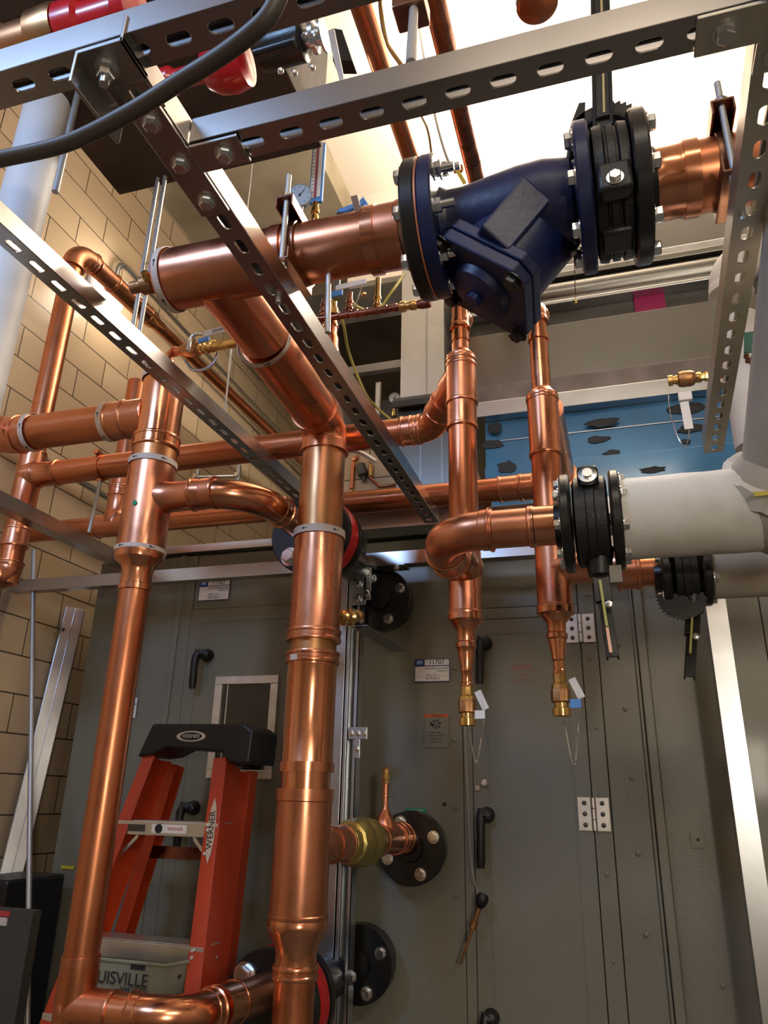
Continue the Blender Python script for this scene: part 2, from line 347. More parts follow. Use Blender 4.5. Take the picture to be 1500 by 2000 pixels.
# ------------------------------------------------------------------ the room
WX = -1.97; CZ = 4.42
def struct(name, mb, m, **k): o = mb.build(name, m, kind='structure', smooth=False, **k); return o
struct('floor', MB().bb(-2.1, 2.3, -1.7, 5.2, -.1, 0), 'floor')
struct('wall_left', MB().bb(-2.1, WX, -1.7, 5.2, 0, CZ+.1), 'block_y')
struct('wall_back', MB().bb(-2.1, 2.3, 4.9, 5.1, 0, CZ+.1), 'block_x')
struct('wall_right', MB().bb(2.2, 2.35, -1.7, 5.2, 0, CZ+.1), 'plainwall')
struct('wall_front', MB().bb(-2.1, 2.3, -1.8, -1.65, 0, CZ+.1), 'plainwall')
struct('ceiling', MB().bb(-2.1, 2.3, -1.8, 5.1, CZ, CZ+.12), 'ceil')
struct('trim_1', MB().bb(WX, -1.10, 1.2, 4.9, CZ-.16, CZ), 'soffit')
struct('trim_2', MB().bb(-1.10, 2.2, 2.84, 3.05, CZ-.55, CZ), 'ceil')
struct('trim_3', MB().bb(WX, -1.10, 3.4, 3.62, CZ-.5, CZ-.16), 'soffit')
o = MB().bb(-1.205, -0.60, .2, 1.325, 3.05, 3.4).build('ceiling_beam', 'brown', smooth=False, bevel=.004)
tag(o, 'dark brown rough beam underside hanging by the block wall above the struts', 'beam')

# ------------------------------------------------------------------ air handling unit
FY = 2.2; AX0 = -1.765; AX1 = 2.0; AZ = 2.29
ahu = T('air_handling_unit', 'large grey-green painted air handling unit with doors behind the copper risers', 'air handler', (0, FY, 0))
MB().bb(AX0, AX1, FY+.022, 3.9, .02, AZ).build('housing', 'ahu', ahu, smooth=False, bevel=.003)
MB().bb(AX0+.002, AX1, FY+.014, FY+.03, .03, AZ-.01).build('seam_gasket', 'ahudark', ahu, smooth=False)
def panel(x0, x1, z0, z1, y=FY, th=.02, nm='panel', bev=.002, g=.0009):
    return MB().bb(x0+g, x1-g, y, y+th, z0+g, z1-g).build(nm, 'ahu', ahu, smooth=False, bevel=bev)
fx = lambda px, py: P(px, py, y=FY).x
dA0 = -1.363; dA1 = -.842; dB0 = -.402; dB1 = -.082; zA = 2.085; zB = 2.005
panel(AX0, -1.47, .03, AZ-.01); panel(-1.47, dA0, .03, AZ-.01, y=FY-.004, th=.024)
panel(dA0, dA1, zA, AZ-.01); panel(dA1, -.43, .03, AZ-.01)
panel(-.43, dB0, .03, zB+.035, y=FY-.003); panel(dB0, dB1, zB, zB+.035, y=FY-.003)
panel(-.43, dB1, zB+.035, AZ-.01)
panel(dB1, -.035, .03, AZ-.01, y=FY-.004, th=.024)
panel(-.035, .072, .03, AZ-.01); panel(.096, .40, .03, AZ-.01); panel(.40, .82, .03, AZ-.01); panel(.84, 1.98, .03, AZ-.01)
MB().bb(.072, .096, FY-.022, FY+.02, .03, AZ-.01).build('rib', 'ahu', ahu, smooth=False, bevel=.003)
MB().bb(.062, .0705, FY-.010, FY+.012, .03, AZ-.01).build('rib', 'ahu', ahu, smooth=False, bevel=.002)
MB().bb(-1.425, -1.405, FY-.012, FY+.012, .03, AZ-.01).build('rib', 'ahu', ahu, smooth=False, bevel=.002)
MB().bb(.36, .368, FY-.003, FY+.01, .03, 1.44).build('rib', 'ahu', ahu, smooth=False)
doorA = panel(dA0, dA1, .12, zA, y=FY-.006, th=.03, nm='door'); doorB = panel(dB0, dB1, .12, zB, y=FY-.006, th=.03, nm='door')
for d_, xa, xb, zz in ((doorA, dA0, dA1, zA), (doorB, dB0, dB1, zB)):
    off = .045
    mb = MB()
    for xx in (xa+off, xb-off): mb.bb(xx-.0012, xx+.0012, FY-.0078, FY-.006, .2, zz-off)
    mb.bb(xa+off, xb-off, FY-.0078, FY-.006, zz-off-.001, zz-off+.001)
    mb.build('pressed_line', 'ahu', d_, smooth=False)
# window in the left door
wa = P(418, 1322, y=FY-.01); wb = P(543, 1322, y=FY-.01); wc = P(405, 1520, y=FY-.01)
x0, x1 = wa.x+.01, wb.x+.005; z1 = wa.z; z0 = wc.z; fw = .026
mb = MB(); yy = FY-.018
for (a, b, c, d) in ((x0, x1, z1-fw, z1), (x0, x1, z0, z0+fw), (x0, x0+fw, z0+fw, z1-fw), (x1-fw, x1, z0+fw, z1-fw)): mb.bb(a, b, yy, FY-.006, c, d)
mb.build('window_frame', 'alu', doorA, smooth=False, bevel=.0015)
MB().bb(x0+fw, x1-fw, yy+.007, FY-.006, z0+fw, z1-fw).build('window_pane', 'glass', doorA, smooth=False)
MB().bb(x0+fw+.018, x0+fw+.021, yy+.005, yy+.0072, z0+fw, z1-fw).build('window_bead', 'alu', doorA, smooth=False)
def lever(px, py, L, parent, tilt=0.0, side=-1):
    c = P(px, py, y=FY-.03); h = MB()
    h.lathe((c.x, FY-.006, c.z), (0, -1, 0), [(0, .021), (.010, .021), (.016, .018), (.034, .016), (.038, .010)], 24)
    q0 = V((c.x+side*.022, FY-.036, c.z+.004)); q1 = q0+V((-.004, -.006, -L))
    h.tube([V((c.x, FY-.034, c.z)), q0, q0+V((side*.004, -.006, -.02)), q0+V((side*.003, -.010, -.05)), q1+V((0, 0, .02)), q1], [.014, .016, .0135, .0115, .0125, .010], 14)
    return h.build('door_handle', 'blackpl', parent)
lever(400, 1278, .115, doorA, side=-1); lever(372, 1578, .115, doorA, side=-1)
lever(945, 1254, .125, doorB, side=-.4); lever(949, 1592, .135, doorB, side=-.5); lever(957, 1992, .13, doorB, side=-.5)
def hinge(px, py, parent):
    c = P(px, py, y=FY-.01); h = MB(); W = .038; H = .082
    for s_ in (-1, 1): h.bb(c.x+s_*.007, c.x+s_*(W+.002), FY-.011, FY-.0065, c.z-H/2, c.z+H/2)
    for k in range(3): h.cyl((c.x, FY-.014, c.z-H/2+k*H/3+.001), (c.x, FY-.014, c.z-H/2+(k+1)*H/3-.001), .0055, n=14)
    o = h.build('hinge', 'alu', parent)
    for s_ in (-1, 1):
        for k in (-1, 0, 1): MB().lathe((c.x+s_*.023, FY-.011, c.z+k*.027), (0, -1, 0), [(0, .0062), (.002, .006), (.004, .003)], 14).build('hinge_screw', 'ductdark', o)
    return o
# hinges belong to the unit frame (part) with screws as sub-parts
hinge(1133, 1227, ahu); hinge(1160, 1590, ahu)
mb = MB()
for px, py in ((1234, 1520), (1273, 1525), (1247, 1667), (1289, 1673), (1262, 1826), (1305, 1833), (1208, 1258), (1247, 1259), (1222, 1384), (1261, 1386), (1165, 1421), (1173, 1554), (1185, 1708), (1198, 1878), (1153, 1162), (1151, 1287), (888, 1445), (890, 1578), (889, 1305), (890, 1750), (1016, 1147), (1144, 1162), (1412, 1926)):
    q = P(px, py, y=FY-.004); mb.lathe((q.x, FY-.004, q.z), (0, -1, 0), [(0, .0062), (.0015, .006), (.0032, .0035), (.0036, .001)], 14)
mb.build('rivet', 'ahu', ahu, kind='stuff')
q = P(1363, 1640, y=FY); mb = MB().bb(q.x-.018, q.x+.016, FY-.003, FY+.002, q.z-.02, q.z+.018); mb.build('access_plate', 'ahu', ahu, smooth=False, bevel=.001)
MB().lathe((q.x, FY-.003, q.z), (0, -1, 0), [(0, .004), (.0005, .004)], 12).build('hole_plug', 'ink', ahu)
q = P(868, 1571, y=FY); MB().lathe((q.x, FY, q.z), (0, -1, 0), [(0, .006), (.0008, .005)], 12).build('hole_plug', 'ink', ahu)
q = P(1420, 1584, y=FY); MB().bb(q.x-.035, 1.0, FY-.0015, FY+.001, q.z-.0015, q.z).build('pressed_line', 'ahu', ahu, smooth=False)
# small lock on door B
q = P(947, 1530, y=FY); MB().lathe((q.x, FY-.006, q.z), (0, -1, 0), [(0, .011), (.012, .010), (.016, .006)], 20).build('latch_knob', 'alu', doorB)
q = P(934, 1539, y=FY); MB().bb(q.x-.006, q.x+.006, FY-.016, FY-.006, q.z-.006, q.z+.006).build('latch_plate', 'zinc', doorB, smooth=False)
# top rails of the unit
MB().bb(AX0, AX1, FY-.01, FY+.05, AZ+.002, AZ+.030).build('top_rail', 'galv', ahu, smooth=False, bevel=.002)
def sticker(px0, py0, px1, py1, m, parent, nm='sticker', y=FY-.0045, th=.0012):
    a = P(px0, py0, y=y); b = P(px1, py1, y=y)
    o = MB().bb(a.x, b.x, y-th, y, b.z, a.z).build(nm, m, parent, smooth=False)
    return o, a, b, y-th
def rect(parent, a, b, y, fx0, fx1, fz0, fz1, m, nm='printed_panel'):
    """sub rectangle in 0..1 of the sticker (z measured from the top)"""
    W = b.x-a.x; H = a.z-b.z
    return MB().bb(a.x+W*fx0, a.x+W*fx1, y-.0006, y, a.z-H*fz1, a.z-H*fz0).build(nm, m, parent, smooth=False)
def unit_tag(px0, py0, px1, py1, parent):
    o, a, b, y = sticker(px0, py0, px1, py1, 'navy', parent, 'unit_label')
    W = b.x-a.x; H = a.z-b.z; y2 = y
    rect(o, a, b, y, .29, .98, .03, .29, 'white'); rect(o, a, b, y, .02, .98, .33, .76, 'white'); rect(o, a, b, y, .02, .98, .77, .97, 'white')
    rect(o, a, b, y, .05, .24, .06, .24, 'ltblue')
    Y2 = y-.0012
    text('AF', o, (a.x+W*.15, Y2, a.z-H*.15), X_, Z_, H*.18, 'white')
    text('11707', o, (a.x+W*.63, Y2, a.z-H*.16), X_, Z_, H*.28)
    text('Structural Patten Cherry 2000', o, (a.x+W*.62, Y2, a.z-H*.42), X_, Z_, H*.085)
    text('Energy Sound', o, (a.x+W*.80, Y2, a.z-H*.53), X_, Z_, H*.085)
    text('AHU - CS - 1', o, (a.x+W*.52, Y2, a.z-H*.70), X_, Z_, H*.11)
    text('SECTION 3', o, (a.x+W*.52, Y2, a.z-H*.86), X_, Z_, H*.13)
unit_tag(810, 1288, 879, 1331, ahu); unit_tag(391, 1134, 447, 1171, ahu)
o, a, b, y = sticker(829, 1395, 877, 1460, 'ahu', ahu, 'warning_label'); W = b.x-a.x; H = a.z-b.z
rect(o, a, b, y, 0, 1, 0, .10, 'org'); text('WARNING', o, (a.x+W*.55, y-.0009, a.z-H*.055), X_, Z_, H*.075)
mb = MB(); cc = V((a.x+W*.5, y, a.z-H*.30))
for k in range(6):
    t = k*PI/3; d = V((math.cos(t), 0, math.sin(t))); e = V((math.cos(t+.5), 0, math.sin(t+.5)))
    mb.prism([cc+d*.002, cc+d*H*.145, cc+(d+e)*.5*H*.155, cc+e*H*.14], (0, -.0006, 0))
mb.prism([cc+V((-.022, 0, .006)), cc+V((-.012, 0, .004)), cc+V((-.008, 0, -.012)), cc+V((-.016, 0, -.004))], (0, -.0006, 0))
mb.build('fan_symbol', 'ink', o, smooth=False)
for k, s_ in enumerate(('Rotating blades', 'can cause serious injury.', 'Disconnect power', 'before servicing.')): text(s_, o, (a.x+W*.48, y-.0006, a.z-H*(.56+.09*k)), X_, Z_, H*.055)
o, a, b, y = sticker(793, 1578, 832, 1592, 'grn', ahu, 'pipe_label'); W = b.x-a.x; H = a.z-b.z
text('CHILLED WATER', o, (a.x+W*.5, y-.0004, a.z-H*.3), X_, Z_, H*.34, 'white'); text('SUPPLY', o, (a.x+W*.5, y-.0004, a.z-H*.74), X_, Z_, H*.34, 'white')
o, a, b, y = sticker(993, 1298, 1049, 1330, 'ahu', doorB, 'danger_label', y=FY-.0066, th=.0004); W = b.x-a.x; H = a.z-b.z
text('DANGER', o, (a.x+W*.5, y-.0006, a.z-H*.16), X_, Z_, H*.27, 'redink')
rect(o, a, b, y, 0, 1, .36, .38, 'redink'); rect(o, a, b, y, .1, .9, .92, .94, 'redink')
text('High voltage inside', o, (a.x+W*.5, y-.0006, a.z-H*.6), X_, Z_, H*.11, 'redink')
o, a, b, y = sticker(256, 1363, 264, 1402, 'white', ahu, 'edge_label'); rect(o, a, b, y, 0, 1, .3, .34, 'navy')
o, a, b, y = sticker(120, 1690, 144, 1698, 'yel', ahu, 'yellow_label'); o, a, b, y = sticker(268, 1717, 295, 1726, 'yel', doorA, 'yellow_label', y=FY-.0066)

# ------------------------------------------------------------------ unistrut frame
SZ = 2.25
DN = (0, 0, -1)
S1x = -.4695
strut((S1x, .493, SZ), (S1x, 1.985, SZ), DN, 'slotted_strut', 'long slotted strut running away above, left of the blue strainer, crossing the big copper pipe')
strut((S1x+.022, .6105, SZ), (.222, .6105, SZ), DN, 'slotted_strut', 'slotted strut crossing the top of the picture from the bolted plate to the right corner')
strut((-.97, .4685, SZ+.003), (.7, .4685, SZ+.003), DN, 'slotted_strut', 'dark blue-tinted slotted strut nearest the camera, across the top left corner')
strut((-.856, .45, 2.30), (-.826, 1.88, 2.30), DN, 'slotted_strut', 'bright-edged slotted strut crossing above the left riser and the horizontal copper pipes', 'strut', W=.037, h=.037)
strut((.217, .56, SZ), (.262, 1.68, SZ), DN, 'slotted_strut', 'pale beige slotted strut on the right, running down behind the insulated pipes', 'strutlt')
strut((-1.505, 1.2, 2.185), (-1.52, 2.06, 2.185), DN, 'plain_strut', 'plain grey strut at the left edge sloping down to the left copper riser', slots=False)
strut((WX+.02, 1.985, 2.146), (-.80, 1.985, 2.146), (0, -1, 0), 'plain_strut', 'plain horizontal strut across the unit front, from the block wall to the main riser', slots=False, h=.035)
strut((-.70, 2.02, 2.163), (.9, 2.02, 2.163), (0, -1, 0), 'plain_strut', 'short bluish horizontal strut right of the vertical strut column', slots=False, h=.041)
o = MB().bb(-.80, -.30, 2.03, 2.11, 2.262, 2.325).build('galvanised_rail', 'galv', smooth=False, bevel=.002); tag(o, 'pale bluish galvanised rail directly under the rear horizontal copper pipe', 'rail')
o = MB().bb(-.30, .9, 2.06, 2.12, 2.262, 2.315).build('galvanised_rail', 'galv', smooth=False, bevel=.002); tag(o, 'galvanised rail over the unit top, right of the slotted strut end', 'rail')
# T plate at the left junction, corner plate at the right
pl = T('junction_plate', 'dark flat T plate with four bolts joining two slotted struts, upper left', 'bracket', (S1x, .61, SZ))
mb = MB().bb(S1x-.021, S1x+.021, .52, .70, SZ-.008, SZ-.003); mb.bb(S1x+.021, S1x+.088, .590, .631, SZ-.008, SZ-.003)
mb.build('plate', 'strut', pl, smooth=False, bevel=.001)
for x, y in ((S1x, .545), (S1x, .61), (S1x, .675), (S1x+.062, .6105)): bolt(pl, (x, y, SZ-.008), DN, .0095, .007)
pl = T('junction_plate', 'light grey L plate with hex bolts at the top right corner of the frame', 'bracket', (.2, .6, SZ))
mb = MB().bb(.138, .262, .588, .633, SZ-.008, SZ-.003); mb.bb(.2, .244, .633, .672, SZ-.008, SZ-.003); mb.bb(.2, .244, .50, .588, SZ-.008, SZ-.003)
mb.build('plate', 'strutlt', pl, smooth=False, bevel=.001)
for x, y in ((.166, .61), (.222, .652), (.222, .61)): bolt(pl, (x, y, SZ-.008), DN, .010, .008)
pl = T('angle_bracket', 'zinc angle bracket with a bolt clamped under the nearest dark strut', 'bracket', (S1x, .47, SZ))
mb = MB().bb(S1x-.03, S1x+.03, .445, .492, SZ-.010, SZ-.004); mb.bb(S1x-.03, S1x-.026, .445, .53, SZ-.05, SZ-.004)
mb.prism([(S1x+.026, .445, SZ-.01), (S1x+.026, .53, SZ-.01), (S1x+.026, .445, SZ+.03)], (.004, 0, 0)); mb.build('bracket_plate', 'strut', pl, smooth=False, bevel=.0008)
bolt(pl, (S1x-.005, .468, SZ-.010), DN, .010, .014, shank=.012)
# strut column in front of the unit
col = T('strut_column', 'vertical galvanised back-to-back strut column behind the main copper riser', 'strut column', (-.735, 2.05, 0))
cx = -.738
strut((cx-.021, 2.03, 0), (cx-.021, 2.03, 2.262), (0, -1, 0), 'closed_channel', '', 'galv', slots=False, parent=col)
ch = MB(); th = .0027; c0 = cx+.022
ch.bb(c0-.0205, c0-.018, 2.03, 2.071, 0, 2.262); ch.bb(c0+.018, c0+.0205, 2.03, 2.071, 0, 2.262); ch.bb(c0-.0205, c0+.0205, 2.069, 2.0715, 0, 2.262)
ch.bb(c0-.0205, c0-.011, 2.03, 2.0325, 0, 2.262); ch.bb(c0+.011, c0+.0205, 2.03, 2.0325, 0, 2.262)
ch.bb(c0-.0115, c0-.0095, 2.0325, 2.04, 0, 2.262); ch.bb(c0+.0095, c0+.0115, 2.0325, 2.04, 0, 2.262); ch.build('open_channel', 'galv', col, smooth=False)
def plate_on(px, py, w_, h_, nm='clamp_plate'):
    q = P(px, py, y=2.024); o = MB().bb(q.x-w_/2, q.x+w_/2, 2.022, 2.028, q.z-h_/2, q.z+h_/2).build(nm, 'galv', col, smooth=False, bevel=.001); return o, q
o, q = plate_on(700, 1140, .05, .13)
for dz in (-.045, 0, .045): bolt(o, (q.x, 2.022, q.z+dz), (0, -1, 0), .010, .008)
o, q = plate_on(718, 1140, .022, .10)
for dz in (-.03, .03): bolt(o, (q.x, 2.022, q.z+dz), (0, -1, 0), .009, .007)
o, q = plate_on(699, 1432, .055, .032)
for dx in (-.019, 0, .019): bolt(o, (q.x+dx, 2.022, q.z), (0, -1, 0), .006, .006)
o, q = plate_on(697, 1462, .018, .05); bolt(o, (q.x, 2.022, q.z), (0, -1, 0), .006, .006)
q = P(683, 1910, y=2.02); bolt(col, (q.x, 2.028, q.z), (0, -1, 0), .012, .012)
q = P(765, 1100, y=2.0); o = T('strut_plate', 'small dark plate with a bolt under the short bluish strut', 'bracket', q); MB().bb(q.x-.045, q.x+.04, 1.995, 2.055, 2.132, 2.138).build('plate', 'strut', o, smooth=False); bolt(o, (q.x+.01, 2.02, 2.132), DN, .008, .006)

# right-hand shiny channel standing in front of the unit
a = P(1396, 1165, y=2.02); b = P(1484, 1960, y=2.02)
strut((a.x, 2.02, 0), (a.x, 2.02, 2.14), (0, -1, 0), 'upright_strut', 'bright scratched upright strut in front of the unit at the right edge', 'galv', slots=False, W=.05)
# leaning stud and rod by the wall
a = P(146, 1190, x=WX+.04); b = P(-2, 1800, x=WX+.06)
d = (b-a).normalized(); e = a + d*((a.z-.0)/-d.z)
u = (e-a).normalized(); L = (e-a).length; nn = V((.72, -.69, 0)); nn = (nn-u*nn.dot(u)).normalized(); vv = nn.cross(u)
a = a+V((.012, -.01, 0)); mb = MB().box(a+u*L/2, (L, .066, .003), (u, vv, nn)); mb.box(a+u*L/2+vv*.033-nn*.014, (L, .003, .028), (u, vv, nn)); mb.box(a+u*L/2-vv*.033-nn*.014, (L, .003, .028), (u, vv, nn)); mb.box(a+u*L/2+nn*.002, (L, .003, .003), (u, vv, nn))
o = mb.build('metal_stud', 'galv', smooth=False, bevel=.001); tag(o, 'pale galvanised stud leaning against the block wall left of the unit', 'metal stud')
mb = MB()
for px, py in ((124, 1229), (146, 1236), (85, 1440), (106, 1443), (35, 1673)):
    q = P(px, py, x=WX+.045); mb.lathe(q-nn*.003, nn, [(0, .005), (.0062, .005)], 12)
oo = mb.build('punched_hole', 'ink', o, smooth=False)
a = P(62, 1076, y=2.02); b = P(51, 1990, y=1.86); d = (b-a); e = a+d*(a.z/-d.z)
o = MB().cyl(a+V((.008, 0, 0)), e, .0075, n=16).build('steel_rod', 'rod'); tag(o, 'thin bright steel rod standing beside the block wall at far left', 'rod')

# ------------------------------------------------------------------ main copper riser
RXm, RYm = -.641, 1.55
def rz(py, x=None): 
    px = 634+(578-634)*(py-850)/(1930-850); return Zof(px, py, RYm)
def R(py): return V((RXm, RYm, rz(py)))
ris = T('copper_riser', 'thick vertical copper riser with tees and reducer in the middle of the picture', 'copper pipe', (RXm, RYm, 0))
ztop = 2.375
pipe(ris, R(862), R(1045), .0535, 'patina')
seg(ris, 'coupling', R(868), V((RXm, RYm, 2.318)), .0565, 'fitting', bead=.003)
strap(ris, R(1046), Z_, .0605, .018)
tee(ris, R(1240), R(1040), .058, R(1195), V((.35, .95, 0)), .010, .066, flare=1.2)
seg(ris, 'collar', R(1255), R(1232), .0605, 'fitting')
pipe(ris, R(1280), R(1250), .0525, 'patina')
seg(ris, 'collar', R(1298), R(1275), .0590, 'fitting')
seg(ris, 'coupling', R(1497), R(1296), .0550, 'shiny', bead=.001)
seg(ris, 'collar', R(1508), R(1489), .0585, 'shiny')
pipe(ris, R(1550), R(1505), .0520, 'shiny')
seg(ris, 'collar', R(1562), R(1541), .0600, 'fitting')
br0 = V((RXm+.0, RYm, rz(1655)))
tee(ris, R(1795), R(1556), .0575, br0, V((.13, 1, 0)), .0355, .13)
z1 = R(1793); z2 = R(1820); z3 = R(1852); z4 = R(1898)
MB().lathe(z4, Z_, [(0, .0415), (.002, .0435), (.012, .0435), (.014, .041), ((z3-z4).z-.01, .0405), ((z3-z4).z+.008, .045), ((z2-z4).z, .0575), ((z2-z4).z+.008, .0605), ((z1-z4).z-.008, .0605), ((z1-z4).z, .058)], 48).build('reducer', 'shiny', ris)
seg(ris, 'collar', R(1912), R(1884), .0435, 'shiny')
pipe(ris, V((RXm, RYm, 0.4)), R(1900), .0395, 'copper')
mb = MB(); q = P(574, 1283, y=RYm-.06); mb.box(q, (.016, .002, .012)); mb.build('paper_tag', 'tape', ris, smooth=False)
# elbow at the top joining to the big pipe branch
zb = 2.375; bx0 = V((-.628, .965, zb)); 
elbow(ris, bx0, V((RXm, RYm, zb)), V((RXm, RYm, 2.0)), .055, .0555, 'fitting', cup=.03, bead=.003)
pipe(ris, V((-.632, 1.18, zb)), V((RXm, RYm-.07, zb)), .0535, 'copper')
# drain ball valve on riser
v = T('drain_valve', 'small brass valve with a long dark flat handle sticking out of the main riser', 'valve', R(1195))
p0 = R(1195)+V((.04, .07, -.0)); dd = (P(715, 1205, y=1.75)-p0); dd.normalize()
MB().lathe(p0-dd*.02, dd, [(0, .012), (.02, .013), (.024, .018), (.038, .018), (.042, .013), (.052, .013), (.056, .020), (.075, .021), (.08, .015), (.088, .015), (.092, .019), (.105, .019), (.108, .012)], 20).build('valve_body', 'brass', v)
ha = P(700, 1222, z=1.866); hb = P(778, 1272, z=1.866)
ax_ = (hb-ha).normalized(); s_ = V((1, 0, 0)); s_ = (s_-ax_*s_.dot(ax_)).normalized()
MB().box((ha+hb)/2, ((hb-ha).length, .042, .003), (ax_, s_, ax_.cross(s_))).build('lever_handle', 'duct', v, smooth=False, bevel=.001)
MB().cyl(ha, ha+V((0, .02, .012)), .009, n=12).build('stem_nut', 'black', v)

# riser branch: olive brass flow body, tee, flange at unit
bd = V((.13, 1, 0)).normalized(); bp = br0+bd*.13
brn = T('branch_line', 'short copper branch with olive brass valve between main riser and unit', 'copper pipe', bp)
seg(brn, 'coupling', bp-bd*.012, bp+bd*.055, .0375, 'fitting')
MB().lathe(bp+bd*.05, bd, [(0, .036), (.004, .041), (.03, .041), (.034, .047), (.05, .052), (.075, .055), (.085, .050), (.10, .055), (.125, .055), (.14, .047), (.16, .043), (.165, .034)], 12).build('valve_body', 'brassold', brn)
cc = bp+bd*.285
seg(brn, 'coupling', bp+bd*.205, bp+bd*.245, .0375, 'fitting'); seg(brn, 'tee', bp+bd*.24, bp+bd*.35, .0355, 'fitting'); seg(brn, 'collar', bp+bd*.345, bp+bd*.37, .038, 'shiny'); seg(brn, 'collar', bp+bd*.375, bp+bd*.40, .038, 'shiny')
fe = V((-.562, 2.13, P(800, 1655, y=2.13).z)); pipe(brn, bp+bd*.39, fe+V((0, .05, 0)), .034, 'browncop')
MB().lathe(cc, Z_, [(0, .03), (.025, .030), (.036, .028), (.052, .020), (.066, .012), (.074, .0075), (.10, .0075), (.101, .010), (.106, .010), (.107, .0075), (.125, .0075), (.126, .010), (.131, .010), (.132, .008)], 24).build('vent_reducer', 'fitting', brn)
MB().lathe(cc+Z_*.13, Z_, [(0, .0085), (.012, .0085), (.013, .0115), (.024, .0115), (.025, .0085), (.034, .0085), (.035, .0075), (.042, .0075)], 6).build('vent_valve', 'brass', brn)
def unit_flange(c, label, r=.094, th=.024, ph=.42, dep=.05):
    f = T('unit_flange', label, 'pipe flange', c, 'black flanges bolted to the unit front')
    flange(f, c, (0, -1, 0), r, th, .03, 4, r*.74, 'black', ph=ph, bsz=.012)
    MB().lathe(c+V((0, .012, 0)), Y_, [(0, r*.98), (.02, r*.98), (.022, r*.9), (dep, r*.9)], 40).build('flange_collar', 'black', f)
    return f
unit_flange(fe, 'black flange with hex bolts under the green chilled water label')
unit_flange(V((-.655, 2.10, P(718, 1172, y=2.10).z)), 'black flange half hidden behind the strut column, highest on the unit')
unit_flange(V((-.700, 2.12, P(690, 1880, y=2.12).z)), 'black flange beside the strut column near the bottom of the picture')

# ------------------------------------------------------------------ left copper riser
LX, LY = -1.030, 1.41
def lz(py):
    px = 300+(148-300)*(py-950)/(1880-950) if py < 2400 else 0; return Zof(px, py, LY)
def Lp(py): return V((LX, LY, lz(py)))
lr = T('copper_riser', 'left vertical copper riser, widening into a dented tee above the orange ladder', 'copper pipe', (LX, LY, 0))
zt = Zof(322, 745, LY)
pipe(lr, Lp(885), V((LX, LY, zt)), .0525, 'shiny')
seg(lr, 'collar', Lp(880), Lp(855), .0565, 'shiny')
MB().lathe(V((LX, LY, zt)), Z_, [(0, .0535), (.012, .0545), (.02, .047), (.05, .018), (.06, .016)], 36).build('reducer', 'fitting', lr)
strap(lr, V((LX, LY, zt+.002)), Z_, .0555, .014, marks=False)
pipe(lr, Lp(915), Lp(875), .0535, 'patina')
strap(lr, Lp(908), Z_, .057, .014)
tee(lr, Lp(1085), Lp(905), .0555, Lp(975), X_, .036, .135, 'fitting')
z1 = Lp(1085); z3 = Lp(1112); z4 = Lp(1155)
MB().lathe(z4, Z_, [(0, .034), (.001, .0375), (.014, .0375), (.016, .0345), ((z3-z4).z-.008, .0345), ((z3-z4).z+.006, .038), ((z1-z4).z-.012, .0555), ((z1-z4).z, .0575), ((z1-z4).z+.012, .057)], 48).build('reducer', 'shiny', lr)
strap(lr, Lp(1078), Z_, .0575, .010, marks=True)
q = P(263, 982, y=LY-.056); MB().lathe(q, (0, -1, 0), [(0, .006), (.001, .006)], 16).build('paint_mark', 'grn', lr)
pipe(lr, V((LX, LY, 1.16)), Lp(1150), .0335, 'copper')
zbt = 1.117
seg(lr, 'collar', V((LX, LY, 1.187)), V((LX, LY, 1.202)), .0365, 'fitting')
pt = V((LX-.005, LY, zbt-.3))
MB().lathe(V((LX, LY, .9)), Z_, [(0, .0365), (.3, .0365)], 36).build('tee', 'copper', lr)
# upper tee branch to the left: horizontal pipe h830
hz = Zof(150, 833, LY)
h8 = T('copper_header', 'thick horizontal copper pipe with two white tape bands entering the left riser', 'copper pipe', (-1.4, LY, hz))
tee_end = P(62, 835, y=LY).x; te2 = P(215, 825, y=LY).x
pipe(h8, V((tee_end, LY, hz)), V((te2, LY, hz)), .0455, 'copper'); strap(h8, V((tee_end+.01, LY, hz)), X_, .050, .014); strap(h8, V((te2, LY, hz)), X_, .0500, .014)
seg(h8, 'coupling', V((te2+.005, LY, hz)), V((te2+.055, LY, hz)), .0485); seg(h8, 'coupling', V((te2+.05, LY, hz)), V((LX-.03, LY, hz)), .0475)
elbow(h8, V((tee_end, LY, hz)), V((tee_end-.13, LY, hz)), V((tee_end-.13, LY-.3, hz+.05)), .085, .049, 'fitting')
seg(h8, 'coupling', V((tee_end-.04, LY, hz)), V((tee_end+.012, LY, hz)), .049)
# small vent line from the riser top
vl = T('vent_line', 'small copper and brass line with a tagged ball valve above the left riser', 'valve', V((LX, LY, zt)))
ca = V((LX, LY, zt+.055)); cz = P(322, 690, y=LY); cz = V((LX, LY, cz.z)); ce = P(472, 668, y=LY-.1)
MB().cyl(ca, cz-V((0, 0, .01)), .0095, n=18).build('pipe', 'copper', vl)
elbow(vl, ca, cz, ce, .018, .0105, 'copper', cup=.012)
dd = (ce-cz).normalized(); L = (ce-cz).length
MB().lathe(cz+dd*.035, dd, [(0, .011), (.02, .011), (.022, .014), (.03, .014), (.031, .011)], 20).build('fitting', 'copper', vl)
MB().lathe(cz+dd*.065, dd, [(0, .014), (.012, .014), (.013, .018), (.03, .021), (.05, .021), (.062, .018), (.063, .014), (.075, .014)], 8).build('valve_body', 'bronze', vl)
MB().lathe(cz+dd*.138, dd, [(0, .012), (.004, .015), (.012, .015), (.014, .012), (.02, .012), (.022, .0155), (.03, .0155), (.032, .012), (.042, .012), (.044, .015), (.052, .015), (.054, .012), (L-.138, .012)], 24).build('nipple', 'brass', vl)
q0 = P(400, 655, y=LY-.09); q1 = P(457, 640, y=LY-.09); u = (q1-q0).normalized()
